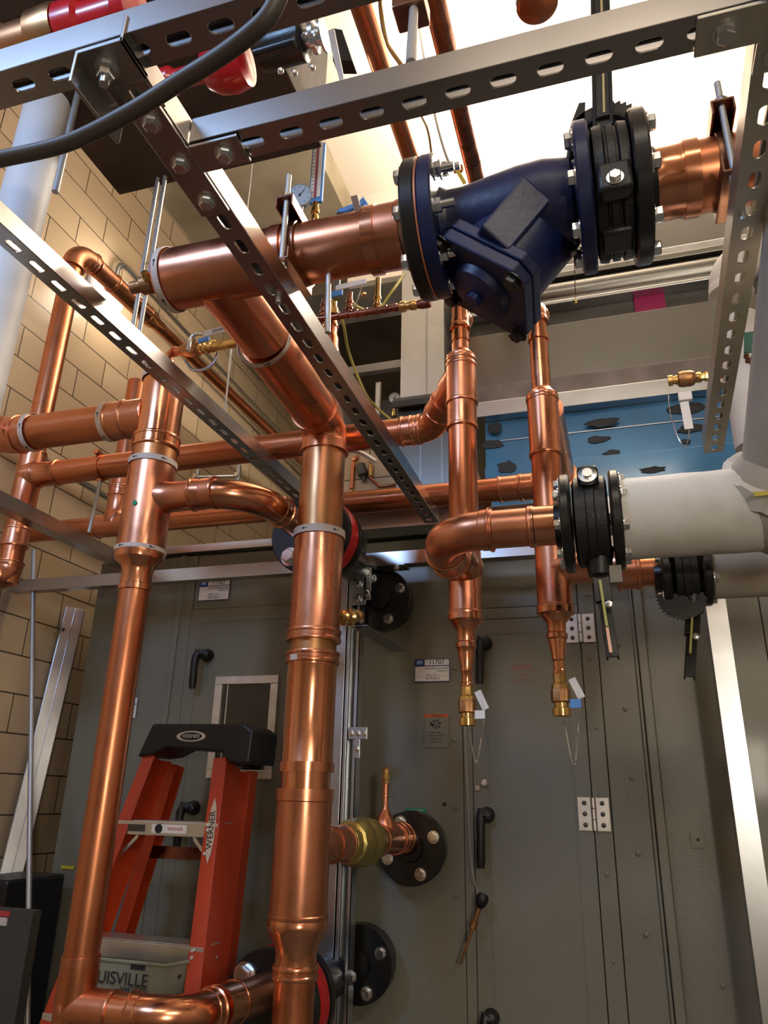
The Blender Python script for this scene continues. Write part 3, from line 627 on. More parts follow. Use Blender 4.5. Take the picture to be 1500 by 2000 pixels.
hh = MB().box((q0+q1)/2+Z_*.004, ((q1-q0).length*1.05, .003, .017), (u, Y_, Z_)).build('lever_handle', 'whitepl', vl, smooth=False); text('CHWR', hh, (q0+q1)/2+Z_*.004+V((0, -.002, 0)), u, Z_, .012, 'navy')
MB().tube(catmull([P(368, 685, y=LY-.08), P(372, 662, y=LY-.08), P(385, 652, y=LY-.08), P(400, 652, y=LY-.085)]), .005, 10).build('handle_loop', 'zinc', vl)
q = P(398, 664, y=LY-.1); MB().box(q, (.028, .004, .010), (u, Y_, Z_)).build('tag', 'ltblue', vl, smooth=False)
# weld-o-let saddle on the big branch
sd = P(492, 690, y=LY-.1)
MB().lathe(ce-dd*.004, dd, [(0, .016), (.008, .0175), (.02, .019), (.045, .027), (.075, .040), (.10, .05)], 24).build('branch_saddle', 'browncop', vl)
# white plastic strap and hose ring below
MB().tube(catmull([P(362, 705, y=1.36), P(375, 722, y=1.36), P(398, 722, y=1.36), P(418, 708, y=1.36), P(425, 690, y=1.36)]), .004, 8).build('plastic_loop', 'galv', vl)

# elbow line from left riser to upper red flange
f1 = V((-.735, 1.72, P(603, 1042, y=1.72).z)); lz1 = lz(975)
el = T('copper_branch', 'curved copper branch leaving the left riser towards the red-backed flange', 'copper pipe', (LX+.14, LY, lz1))
ps = V((LX+.13, LY, lz1)); pc = V((f1.x-.025, LY+.005, lz1-.002)); pe = V((f1.x-.005, f1.y, f1.z))
seg(el, 'coupling', ps-X_*.01, ps+X_*.055, .0365, 'fitting', bead=.003)
elbow(el, ps, pc, pe, .12, .0355, 'shiny', cup=.03, bead=.003)
dl = (pe-pc).normalized(); pipe(el, pc+dl*.13, pe, .034, 'fitting')
def redflange(c, n, r, label, ph, bs=.019):
    f = T('flanged_valve', label, 'pipe flange', c); n = V(n).normalized()
    fo = flange(f, c, n, r, .026, .036, 4, r*.74, 'black', ph=ph, bsz=bs)
    MB().lathe(c-n*.013, -n, [(0, r*.86), (.004, r*.96), (.012, r*1.0), (.045, r*1.0), (.055, r*.9)], 48).build('red_ring', 'red', f)
    MB().lathe(c-n*.068, -n, [(0, r*.8), (.004, r*1.0), (.024, r*1.0), (.026, r*.55), (.1, r*.5), (.30, r*.42)], 48).build('rear_flange', 'black', f)
    return f
redflange(f1, V((-.05, -1, 0)), .112, 'black flange with large bolt and red ring behind the main riser, upper', PI+.35+.55)
# bottom line
f2 = V((-.772, 1.74, P(540, 1967, y=1.74).z))
el = T('copper_branch', 'shiny copper pipe along the bottom edge curving up to the lower red flange', 'copper pipe', (LX, LY, zbt))
zq = P(300, 1988, y=LY).z
ps = V((LX-.01, LY, zq)); pc = V((f2.x-.03, LY, zq)); pe = V((f2.x-.005, f2.y, f2.z+.03))
seg(el, 'tee', ps, ps+X_*.10, .0365, 'fitting'); pipe(el, ps+X_*.09, ps+X_*.165, .0345, 'shiny')
elbow(el, ps, pc, pe, .082, .0365, 'shiny', cup=.022, bead=.003)
dl = (pe-pc).normalized(); seg(el, 'coupling', pc+dl*.115, pc+dl*.185, .0395, 'shiny'); pipe(el, pc+dl*.18, pe, .036, 'patina')
redflange(f2, V((-.05, -1, 0)), .114, 'black flange with dome bolts and red ring at the bottom, behind the riser', PI*.5+.85, .020)

# ------------------------------------------------------------------ big horizontal pipe
BY, BZ = .965, 2.387
def bx(px, py): return P(px, py, y=BY).x
bg = T('copper_main', 'large horizontal copper main running right into the blue strainer', 'copper pipe', (-.5, BY, BZ))
xe = bx(328, 565); xf = bx(782, 455)
pipe(bg, V((bx(560, 510), BY, BZ)), V((xf-.05, BY, BZ)), .0525, 'copper')
tee(bg, V((xe, BY, BZ)), V((bx(553, 515), BY, BZ)), .0555, V((-.628, BY, BZ-.006)), Y_, .0545, .20, 'fitting', flare=1.02)
MB().lathe(V((xe-.006, BY, BZ)), X_, [(0, .03), (0, .054), (.004, .0565), (.01, .0565)], 40).build('end_cap', 'fitting', bg)
strap(bg, V((xe+.006, BY, BZ)), X_, .0585, .012, 'tape'); strap(bg, V((-.634, 1.175, zb)), Y_, .0575, .012, 'tape')
seg(bg, 'coupling', V((bx(724, 470), BY, BZ)), V((xf+.01, BY, BZ)), .0555, 'fitting'); seg(bg, 'collar', V((bx(722, 470), BY, BZ)), V((bx(745, 466), BY, BZ)), .058, 'shiny')
q = P(719, 432, y=BY-.055); MB().box(V((bx(716, 440), BY-.052, BZ+.031)), (.012, .0015, .036), (X_, V((0, .5, .86)), V((0, -.86, .5)))).build('tape_label', 'tape', bg, smooth=False)
seg(bg, 'collar', V((bx(553, 515)-.004, BY, BZ)), V((bx(566, 515), BY, BZ)), .0575, 'fitting')
# small valve at the left cap
v = T('drain_valve', 'small valve with blue tag on the left end of the copper main', 'valve', V((xe-.05, BY, BZ)))
MB().lathe(V((xe-.005, BY, BZ)), -X_, [(0, .014), (.025, .014), (.027, .018), (.05, .018), (.052, .012), (.075, .012)], 12).build('valve_body', 'bronze', v)
MB().lathe(V((xe-.035, BY-.015, BZ+.0)), V((0, -1, .2)), [(0, .009), (.012, .009), (.016, .006)], 12).build('stem_nut', 'brass', v)
q0 = P(292, 523, y=BY-.03); q1 = P(322, 512, y=BY-.03); MB().box((q0+q1)/2, ((q1-q0).length, .003, .02), ((q1-q0), Y_, Z_)).build('tag', 'ltblue', v, smooth=False)
def hanger_clamp(x, y, z, r, label, zt_, zb_, lean=0):
    h = T('pipe_clamp', label, 'pipe hanger', (x, y, z), 'brown trapeze clamps on the copper main')
    for s_ in (-1, 1):
        zz = z+s_*(r+.012)
        mb = MB().bb(x-.016, x+.016, y-.075, y+.03, zz-.002, zz+.002); mb.bb(x-.016, x-.013, y-.075, y+.03, min(zz, zz-s_*.022), max(zz, zz-s_*.022)); mb.bb(x+.013, x+.016, y-.075, y+.03, min(zz, zz-s_*.022), max(zz, zz-s_*.022))
        mb.build('clamp_channel', 'steelbrown', h, smooth=False, bevel=.001)
    MB().lathe(V((x-.011, y, z)), X_, [(0, r+.001), (0, r+.004), (.022, r+.004), (.022, r+.001)], 40, False).build('clamp_ring', 'steelbrown', h)
    MB().cyl((x, y-.064, zb_), (x, y-.064, zt_), .0048, n=12).build('threaded_rod', 'rod', h)
    for s_ in (-1, 1): MB().hexa((x, y-.064, z+s_*(r+.014)), (0, 0, s_), .010, .009).build('nut', 'zinc', h)
    return h
hanger_clamp(bx(584, 500), BY, BZ, .0535, 'brown clamp with threaded rod around the copper main, left of the strainer', BZ+.12, 2.24)
hanger_clamp(bx(1408, 320), BY, BZ, .0535, 'brown clamp with threaded rod around the copper main, right of the black valve', BZ+.11, 2.24)
o = MB().cyl((bx(640, 560), BY, 2.338), (bx(640, 560)+.005, BY, 2.215), .0048, n=12).build('threaded_rod', 'rod'); tag(o, 'grey rod hanging below the copper main beside the white tagged valve', 'rod')

# ------------------------------------------------------------------ blue Y strainer and butterfly valve
st = T('y_strainer', 'dark blue cast Y strainer bolted between flanges at the top right', 'strainer', (-.1, BY, BZ))
xa = bx(792, 455)+.030
fl = flange(st, V((xa, BY, BZ)), -X_, .1145, .024, .05, 8, .095, 'black', ph=.39, bsz=.012, name='companion_flange', hint=Z_)
MB().lathe(V((xa+.012, BY, BZ)), X_, [(0, .1135), (.003, .1135)], 56).build('gasket', 'gasket', st)
f2_ = flange(st, V((xa+.027, BY, BZ)), X_, .1145, .024, .05, 8, .095, 'blue', ph=.39, bsz=.012, shank=.022, name='body_flange', hint=Z_)
xb = bx(1142, 385)
mb = MB(); x0 = xa+.035; Lt = xb-x0
mb.lathe(V((x0, BY, BZ)), X_, [(0, .062), (.012, .056), (.04, .056), (.09, .064), (.13, .070), (.17, .072), (.21, .066), (Lt-.05, .058), (Lt-.012, .056), (Lt, .062)], 48)
cv = P(938, 568, y=.985); ld = V((-.62, -.05, -.78)).normalized(); Lg = .185; bc = cv-ld*Lg
mb.lathe(bc-ld*.045, ld, [(0, .03), (.012, .055), (.035, .072), (.08, .080), (.045+Lg*.8, .080), (.045+Lg-.02, .083)], 48)
mb.build('strainer_body', 'blue', st)
fl2 = flange(st, V((xb, BY, BZ)), -X_, .1145, .022, .05, 8, .095, 'blue', ph=.39, bsz=.012, name='body_flange', hint=Z_)
a_, b_, n_ = basis(ld, Z_)
sq = []
def sqplate(c, n, s_, th, m, nm, cut=.022, rot=0.0):
    a, b, _ = basis(n, Z_); a2 = a*math.cos(rot)+b*math.sin(rot); b2 = b*math.cos(rot)-a*math.sin(rot); h = s_/2; pts = []
    for (i, j, k, l) in ((1, 1, 0, -1), (1, 1, -1, 0)): pass
    for sx, sy in ((1, 1), (-1, 1), (-1, -1), (1, -1)):
        p1 = a2*(sx*h)+b2*(sy*(h-cut)); p2 = a2*(sx*(h-cut))+b2*(sy*h)
        pts += [p1, p2] if sx*sy > 0 else [p2, p1]
    MB().prism([c+p for p in pts], V(n)*th).build(nm, m, st, smooth=False, bevel=.003)
    return [c+V(n)*th+(a2*sx+b2*sy)*(h-cut*.8) for sx, sy in ((1, 1), (-1, 1), (-1, -1), (1, -1))]
sqplate(cv-ld*.045, ld, .172, .019, 'blue', 'leg_flange', rot=0)
cor = sqplate(cv-ld*.024, ld, .172, .021, 'blue', 'cover_plate', rot=0)
for q in cor: bolt(st, q, ld, .013, .011, m='black', name='cover_bolt')
MB().lathe(cv-ld*.003, ld, [(0, .055), (.012, .05), (.016, .03), (.018, .014), (.028, .014)], 32).build('cover_boss', 'blue', st)
w_ = V((.422, -.862, -.283)); w_ = (w_-ld*w_.dot(ld)).normalized(); v_ = w_.cross(ld)
MB().box(P(1003, 426, y=BY-.058), (.108, .056, .034), (ld, v_, w_)).build('cast_pad', 'blue', st, smooth=False, bevel=.004)
# butterfly valve above
vv_ = T('butterfly_valve', 'black butterfly valve with toothed plate and upright lever right of the strainer', 'valve', (xb+.04, BY, BZ))
xc = xb+.041
MB().lathe(V((xb+.013, BY, BZ)), X_, [(0, .085), (.003, .100), (.016, .102), (.019, .096), (.037, .096), (.040, .102), (.053, .100), (.056, .085)], 48).build('valve_body', 'blackcast', vv_)
MB().lathe(V((xb+.013+.022, BY, BZ)), X_, [(0, .096), (.001, .1005), (.011, .1005), (.012, .096)], 48).build('body_rib', 'blackcast', vv_)
MB().box(V((xc, BY-.088, BZ-.058)), (.048, .03, .05)).build('lower_boss', 'blackcast', vv_, bevel=.006)
bolt(vv_, V((xc, BY-.103, BZ-.066)), (0, -1, 0), .009, .007)
MB().box(V((xc, BY-.01, BZ-.088)), (.048, .05, .03)).build('bottom_lug', 'blackcast', vv_, bevel=.006)
tpx = P(1183, 215, y=BY-.01)
MB().lathe(V((xc, BY, BZ+.07)), Z_, [(0, .032), (.03, .024), (.05, .022), (.055, .038), (.062, .038)], 24).build('valve_neck', 'blackcast', vv_)
def notch(c, r, d0, parent, m='black', th=.005, up=Z_, teeth=11, span=(-.2, 2.2), nrm=Y_):
    """toothed half disc lying in the plane across nrm"""
    c = V(c); up = V(up); sd = nrm.cross(up); pts = [c-sd*r*.9-up*.02, c-sd*r*.9]
    pts = []
    for i in range(41):
        t = -PI*.05+PI*1.1*i/40; rr = r
        k = i/40
        if k < .5: rr = r*(1.09 if i % 2 else .97)
        pts.append(c+sd*(-rr*math.cos(t))*-1+up*rr*math.sin(t))
    return MB().prism(pts, V(nrm)*th).build('notch_plate', m, parent, smooth=False)
nc = V((xc, BY-.02, BZ+.112))
MB().lathe(nc+V((0, .006, -.01)), Y_, [(0, .03), (.002, .046), (.03, .046)], 28).build('actuator_plate', 'blackcast', vv_)
notch(nc, .058, 0, vv_, up=Z_, nrm=V((0, 1, 0)))
MB().prism([nc+V((-.066, .0, -.05)), nc+V((-.036, .0, -.02)), nc+V((-.026, .0, .070)), nc+V((-.036, .0, .072)), nc+V((-.052, .0, .03))], V((0, .02, 0))).build('lever_guard', 'black', vv_, smooth=False)
la = nc+V((-.004, -.008, -.005)); lb = P(1170, -90, y=BY-.03)
ld2 = (lb-la).normalized(); Ll = (lb-la).length
mb = MB().box((la+lb)/2, (Ll, .030, .006), (ld2, X_, ld2.cross(X_))); mb.box((la+lb)/2+X_*.013, (Ll, .006, .018), (ld2, X_, ld2.cross(X_))); mb.box((la+lb)/2-X_*.013, (Ll, .006, .018), (ld2, X_, ld2.cross(X_))); mb.build('lever_handle', 'blackpl', vv_, smooth=False, bevel=.003)
MB().box((la+lb)/2+V((.002, -.006, -.002)), (Ll*.9, .0035, .004), (ld2, X_, ld2.cross(X_))).build('release_rod', 'tan', vv_, smooth=False)
fl3 = flange(vv_, V((xb+.081, BY, BZ)), X_, .1145, .024, .05, 8, .095, 'black', ph=.39, bsz=.012, bside=1, name='companion_flange', hint=Z_)
# copper stub right of the valve
rg = T('copper_main', 'bright copper stub right of the black valve, leaving the frame at right', 'copper pipe', (.15, BY, BZ))
x1 = bx(1335, 345)
seg(rg, 'coupling', V((xb+.093, BY, BZ)), V((x1, BY, BZ)), .054, 'shiny', bead=.001); seg(rg, 'collar', V((x1-.003, BY, BZ)), V((x1+.018, BY, BZ)), .0575, 'shiny')
pipe(rg, V((x1+.015, BY, BZ)), V((.75, BY, BZ)), .0535, 'copper')

# ------------------------------------------------------------------ rear horizontal headers
h = T('copper_header', 'slim horizontal copper pipe crossing behind both risers to the right-hand drop', 'copper pipe', (-1, 1.665, 2.388))
HY = 1.665; HZ = 2.389; r = .0362
wx = -1.653
tee(h, V((wx, HY, 2.27)), V((wx, HY, 2.47)), .0385, V((wx, HY, HZ)), X_, .0375, .115, 'fitting')
pipe(h, V((wx+.11, HY, HZ)), V((-.455, HY, HZ)), r, 'copper')
seg(h, 'coupling', V((-.475, HY, HZ)), V((-.42, HY, HZ)), .0385, 'fitting')
AXp, AYp = -.287, 1.52
elbow(h, V((-.50, HY, HZ)), V((-.395, HY, HZ)), V((AXp, AYp, HZ+.055)), .035, .0375, 'fitting', cup=.02)
pm = V((-.395, HY, HZ)); dm = (V((AXp, AYp, HZ+.055))-pm).normalized(); seg(h, 'coupling', pm+dm*.05, pm+dm*.10, .0395, 'fitting'); pipe(h, pm+dm*.09, V((AXp, AYp, HZ+.055))-dm*.02, .0365, 'fitting')
xx = P(198, 905, y=HY).x
hc = MB().lathe(V((xx, HY, HZ)), X_, [(0, r+.001), (0, r+.004), (.014, r+.004), (.014, r+.001)], 36, False); hc.box((xx+.007, HY-.03, HZ+.035), (.014, .02, .012)); hc.box((xx+.007, HY, HZ-.04), (.014, .016, .012)); hc.build('clamp_ring', 'copper', h)
o = MB().cyl((xx+.007, HY, HZ-.045), (xx-.01, HY+.01, 2.19), .0055, n=12).build('threaded_rod', 'rod'); tag(o, 'grey threaded rod between the slim header and the plain strut at far left', 'rod')
MB().hexa((0, 0, 0), Z_, .01, .009)
h2 = T('copper_header', 'rear horizontal copper pipe just above the unit top, with a darker pipe over it', 'copper pipe', (-1, 1.98, 2.33))
GY, GZ, gr = 1.98, 2.334, .0345
pipe(h2, V((-1.93, GY, GZ)), V((-.26, GY, GZ)), gr, 'copper')
gx = P(225, 1020, y=GY).x
tee(h2, V((gx-.07, GY, GZ)), V((gx+.09, GY, GZ)), .0385, V((gx, GY, GZ)), Z_, .0365, .13, 'fitting')
pipe(h2, V((gx, GY, GZ+.12)), V((gx, GY, GZ+.55)), .0345, 'copper'); seg(h2, 'collar', V((gx, GY, GZ+.10)), V((gx, GY, GZ+.14)), .0385)
seg(h2, 'coupling', V((-.27, GY, GZ)), V((-.205, GY, GZ)), .0375, 'fitting'); seg(h2, 'coupling', V((-.21, GY, GZ)), V((-.165, GY, GZ)), .0385, 'fitting')
elbow(h2, V((-.25, GY, GZ)), V((-.088, GY, GZ)), V((-.088, 1.46, GZ-.02)), .065, .0375, 'fitting')
pipe(h2, V((-.088, 1.92, GZ-.003)), V((-.090, 1.5, GZ-.02)), .0345, 'fitting')
o = MB().cyl((-.70, 2.045, 2.378), (-.10, 2.045, 2.378), .014, n=20).build('copper_pipe', 'copper'); tag(o, 'thin copper pipe lying along the back of the rear header', 'copper pipe')
# wall-side vertical and its run along the wall
wp = T('copper_wall_pipe', 'vertical copper pipe by the block wall turning over at its top elbow', 'copper pipe', (wx, HY, 2.5))
wz = 3.235
pipe(wp, V((wx, HY, 2.46)), V((wx, HY, wz-.05)), .0335, 'copper'); pipe(wp, V((wx, HY, 2.05)), V((wx, HY, 2.28)), .0335, 'copper')
seg(wp, 'collar', V((wx, HY, 2.16)), V((wx, HY, 2.22)), .0375)
elbow(wp, V((wx, HY, 2.1)), V((wx, HY, 2.07)), V((wx-.1, HY-.2, 2.0)), .03, .036, 'fitting')
wrun = V((wx+.002, 3.6, wz+.10))
elbow(wp, V((wx, HY, 2.4)), V((wx, HY, wz+.012)), wrun, .07, .0365, 'fitting', cup=.02, bead=.003)
dw = (wrun-V((wx, HY, wz+.012))).normalized(); w0 = V((wx, HY, wz+.012))
seg(wp, 'coupling', w0+dw*.10, w0+dw*.20, .034, 'fitting'); seg(wp, 'tee', w0+dw*.20, w0+dw*.42, .037, 'shiny')
MB().lathe(w0+dw*.42, dw, [(0, .037), (.03, .036), (.06, .026), (.10, .026)], 30).build('reducer', 'shiny', wp)
pipe(wp, w0+dw*.50, w0+dw*3.0, .0235, 'copper')
# wall conduits
qe = P(232, 508, x=WX+.04)
for i, (dx, z0, y0, y1, r_, lab) in enumerate(((.04, qe.z, qe.y+.10, 4.8, .011, 'bluish steel conduit highest on the block wall, behind the copper wall pipe'), (.03, qe.z-.10, 2.2, 4.8, .009, 'grey steel conduit on the block wall just below the bluish one'), (.05, 2.62, 1.2, 2.6, .013, 'grey conduit on the block wall behind the left copper tees'), (.045, 2.42, 1.2, 2.6, .011, 'lower grey conduit on the block wall above the plain strut'))):
    o = MB().cyl((WX+dx, y0, z0), (WX+dx, y1, z0), r_, n=16).build('conduit', 'galv'); tag(o, lab, 'conduit')
o = MB().tube([qe+Y_*.14]+arc(qe+Y_*.1, qe, qe-Z_*.2, .06)+[qe-Z_*.16], .014, 14).build('conduit_elbow', 'galv'); tag(o, 'grey conduit elbow on the wall above the copper reducer', 'conduit')
q = P(212, 572, x=WX+.03); d = T('wall_lamp', 'bright round bulkhead lamp on the block wall behind the copper elbow', 'lamp', q)
MB().lathe(V((WX+.002, q.y, q.z)), X_, [(0, .105), (.02, .108), (.028, .10)], 36).build('lamp_base', 'whitepl', d)
MB().lathe(V((WX+.03, q.y, q.z)), X_, [(0, .092), (.015, .088), (.035, .06), (.042, .02)], 36).build('lamp_glass', mat('wall_lamp_glass', (1, 1, 1), 0, .5, emit=(1, .9, .75), estr=9), d)
point('wall_lamp_light', (WX+.16, q.y, q.z), 5, (1.0, .88, .72), .06)
# white hanger rods
for a, b, lab in (((312, 300), (263, 650), 'left one of the two long pale hanger rods beside the copper wall pipe'), ((327, 300), (276, 650), 'right one of the two long pale hanger rods beside the copper wall pipe')):
    pa = P(*a, y=1.30); pb = V((P(*b, y=1.30).x, 1.30, P(*b, y=1.30).z)); pa = V(((pa.x+pb.x)/2, 1.30, pa.z)); pb.x = pa.x
    o = MB().cyl(pb, pa+Z_*.1, .0055, n=12).build('hanger_rod', 'rod'); tag(o, lab, 'rod', 'pale hanger rods by the wall pipe')
pa = P(152, 170, y=1.0); pb = P(108, 375, y=1.0); o = MB().cyl(V((pb.x, 1.0, pb.z)), V((pb.x, 1.0, pa.z+.2)), .0075, n=14).build('hanger_rod', 'rod'); tag(o, 'short pale rod hanging free under the nearest dark strut at top left', 'rod')
pa = P(462, 640, y=2.2); pb = P(436, 830, y=2.2); o = MB().cyl(V((pb.x, 2.2, pb.z)), V((pb.x, 2.2, CZ-.15)), .004, n=10).build('hanger_rod', 'rod'); tag(o, 'very thin rod in front of the block wall below the tagged ball valve', 'rod')
# trapeze hanger over rear pipe
tr = T('pipe_hanger', 'small steel trapeze hanger against the block wall above the rear header', 'pipe hanger', P(425, 930, y=2.6))
pa = P(385, 932, y=2.6); pb = P(465, 930, y=2.6); MB().cyl(pa, pb, .006, n=12).build('cross_bar', 'galv', tr)
for q in (pa, pb):
    MB().cyl(q+V((0, 0, -.05)), q+V((0, 0, .05)), .010, n=12).build('hanger_leg', 'galv', tr); MB().hexa(q-Y_*.012, -Y_, .012, .01).build('nut', 'zinc', tr)
# insulated cool white pipe top left
p_ = P(45, 400, y=1.02); o = MB().cyl((p_.x, 1.02, 1.75), (p_.x, 1.02, 3.35), .050, n=40).build('insulated_pipe', 'whitepaint'); tag(o, 'smooth bluish white insulated pipe rising at the left edge', 'insulated pipe')
o = T('elbow_fitting', 'dark round copper tee glimpsed at the left edge below the strut', 'copper pipe', (0, 0, 0)) if False else None

# ------------------------------------------------------------------ right-hand drops A and B
def drop(x, y, top, marks, label, lab_valve, branch, rr, seed):
    d = T('copper_drop', label, 'copper pipe', (x, y, 0)); p = lambda z: V((x, y, z))
    zc0, zc1, zp1, zt0, zt1, zr, zn, zn2, zv = marks
    # from the top: narrow, reducer, coupling, pipe, tee, reducer, narrow
    pipe(d, p(zc0+.03), p(top), rr*.62, 'shiny')
    for zz in (zc0+.045, zc0+.085): seg(d, 'collar', p(zz), p(zz+.022), rr*.68, 'shiny', bead=.0015)
    MB().lathe(p(zc0-.012), Z_, [(0, rr*1.05), (.004, rr*1.12), (.012, rr*1.12), (.016, rr*1.0), (.03, rr*.66), (.05, rr*.66)], 36).build('reducer', 'fitting', d)
    seg(d, 'coupling', p(zc1), p(zc0-.005), rr*1.08, 'fitting'); pipe(d, p(zp1-.01), p(zc1+.01), rr, 'copper')
    tee(d, p(zt1), p(zp1), rr*1.10, p(zt0), branch[0], branch[1], branch[2], 'fitting')
    L0 = zt1+.004
    MB().lathe(p(zr), Z_, [(0, rr*.52), ((L0-zr)*.12, rr*.56), ((L0-zr)*.16, rr*.66), ((L0-zr)*.28, rr*.66), ((L0-zr)*.32, rr*.56), ((L0-zr)*.58, rr*.60), ((L0-zr)*.80, rr*.98), ((L0-zr)*.84, rr*1.18), (L0-zr-.001, rr*1.18), (L0-zr, rr*1.1)], 36).build('reducer', 'shiny', d)
    MB().lathe(p(zn), Z_, [(0, .0105), (.004, .0125), (.01, .0125), (.012, .0105), ((zr-zn)*.45, .0105), ((zr-zn)*.5, .0130), ((zr-zn)*.62, .0125), (zr-zn, rr*.55)], 24).build('stub', 'shiny', d)
    v = T('drain_valve', lab_valve, 'valve', p(zn)); H = zn-zv
    MB().lathe(p(zn+.004), -Z_, [(0, .0125), (.018, .0125), (.02, .0165), (.028, .0165), (.03, .014)], 8).build('upper_nut', 'brass', v)
    MB().lathe(p(zn-.022), -Z_, [(0, .016), (.006, .0185), (H*.42, .0185), (H*.46, .015)], 8).build('valve_body', 'bronze', v)
    MB().lathe(p(zn-.022-H*.42), -Z_, [(0, .013), (.01, .013), (.012, .017), (.022, .017), (.024, .012), (.026, .0165), (H-.022-H*.42, .0165)], 20).build('hose_cap', 'brass', v)
    hd = MB().box(p(zn-.028)+V((.030, -.002, .004)), (.014, .006, .040), (V((.9, 0, .4)), Y_, V((-.4, 0, .9)))).build('lever_handle', 'whitepl', v, smooth=False, bevel=.001)
    MB().box(p(zn-.052)+V((.026, -.004, 0)), (.02, .004, .016)).build('tag', 'white' if seed == 0 else 'ltblue', v, smooth=False)
    zl = zv-(.085 if seed == 0 else .10)
    pts = catmull([p(zv+.002), p(zv-.03)+V((.004, 0, 0)), V((x+.016, y, zl)), V((x+.030, y, zv-.02)), p(zn-.05)+V((.034, -.004, 0)), p(zn-.02)+V((.030, -.004, 0))], 8)
    chain(pts, v)
    return d
za = lambda px, py: Zof(px, py, AYp)
A = drop(AXp, AYp, za(922, 590), (za(916, 697), za(914, 838), za(905, 1045), za(908, 1110), za(905, 1205), za(905, 1278), za(905, 1345), 0, za(905, 1403)),
     'vertical copper drop with brass drain, left one of the pair behind the strainer', 'brass drain valve and bead chain under the left copper drop', (V((0, -1, 0)), .036, .12), .0325, 0)
BXp, BYp = -.0975, 1.46
zb_ = lambda px, py: Zof(px, py, BYp)
B = drop(BXp, BYp, zb_(1042, 640), (zb_(1058, 775), zb_(1063, 893), zb_(1078, 1010), zb_(1085, 1112), zb_(1085, 1193), zb_(1093, 1258), zb_(1096, 1320), 0, zb_(1100, 1385)),
     'vertical copper drop with brass drain, right one of the pair behind the strainer', 'brass drain valve with blue tag under the right copper drop', (X_, .0305, .13), .0310, 1)
# side wye on A for header
MB().lathe(V((AXp, AYp, HZ+.06)), (pm-V((AXp, AYp, HZ+.055))), [(0, .034), (.02, .036), (.035, .0375), (.055, .0375)], 32).build('wye_branch', 'fitting', A)
seg(A, 'coupling', V((AXp, AYp, za(914, 790))), V((AXp, AYp, za(915, 712))), .0365, 'fitting')
# top elbows
elbow(A, V((AXp, AYp, 2.5)), V((AXp, AYp, za(922, 610))), V((AXp-.01, AYp+.4, za(922, 610)+.10)), .035, .0225, 'shiny', cup=.015)
elbow(B, V((BXp, BYp, 2.5)), V((BXp, BYp, zb_(1040, 600))), V((BXp, BYp+.4, zb_(1040, 600)+.05)), .035, .0225, 'shiny', cup=.015)
pipe(B, V((BXp, BYp, zb_(1058, 775))), V((BXp, BYp, zb_(1040, 625))), .0205, 'shiny')
seg(B, 'collar', V((BXp, BYp, zb_(1047, 668))), V((BXp, BYp, zb_(1047, 658))), .0235, 'shiny', bead=.0015)
# ------------------------------------------------------------------ lower right valve run
VY, VZ = 1.22, 1.939
lv = T('copper_branch', 'bright copper elbow run from the left drop to the lower black valve', 'copper pipe', (-.2, VY, VZ))
xa_ = P(1103, 1025, y=VY).x; xe_ = AXp+.004
pipe(lv, V((xa_+.01, VY, VZ)), V((-.10, VY, VZ)), .0325, 'shiny'); seg(lv, 'coupling', V((-.115, VY, VZ)), V((xa_+.005, VY, VZ)), .0345, 'shiny')
seg(lv, 'coupling', V((P(955, 1030, y=VY).x, VY, VZ)), V((-.11, VY, VZ)), .0335, 'fitting', bead=.003)
elbow(lv, V((xa_, VY, VZ)), V((xe_, VY, VZ)), V((AXp, AYp, VZ)), .085, .0345, 'fitting', cup=.02, bead=.003)
seg(lv, 'coupling', V((AXp, VY+.10, VZ)), V((AXp, VY+.16, VZ)), .037, 'fitting', bead=.003)
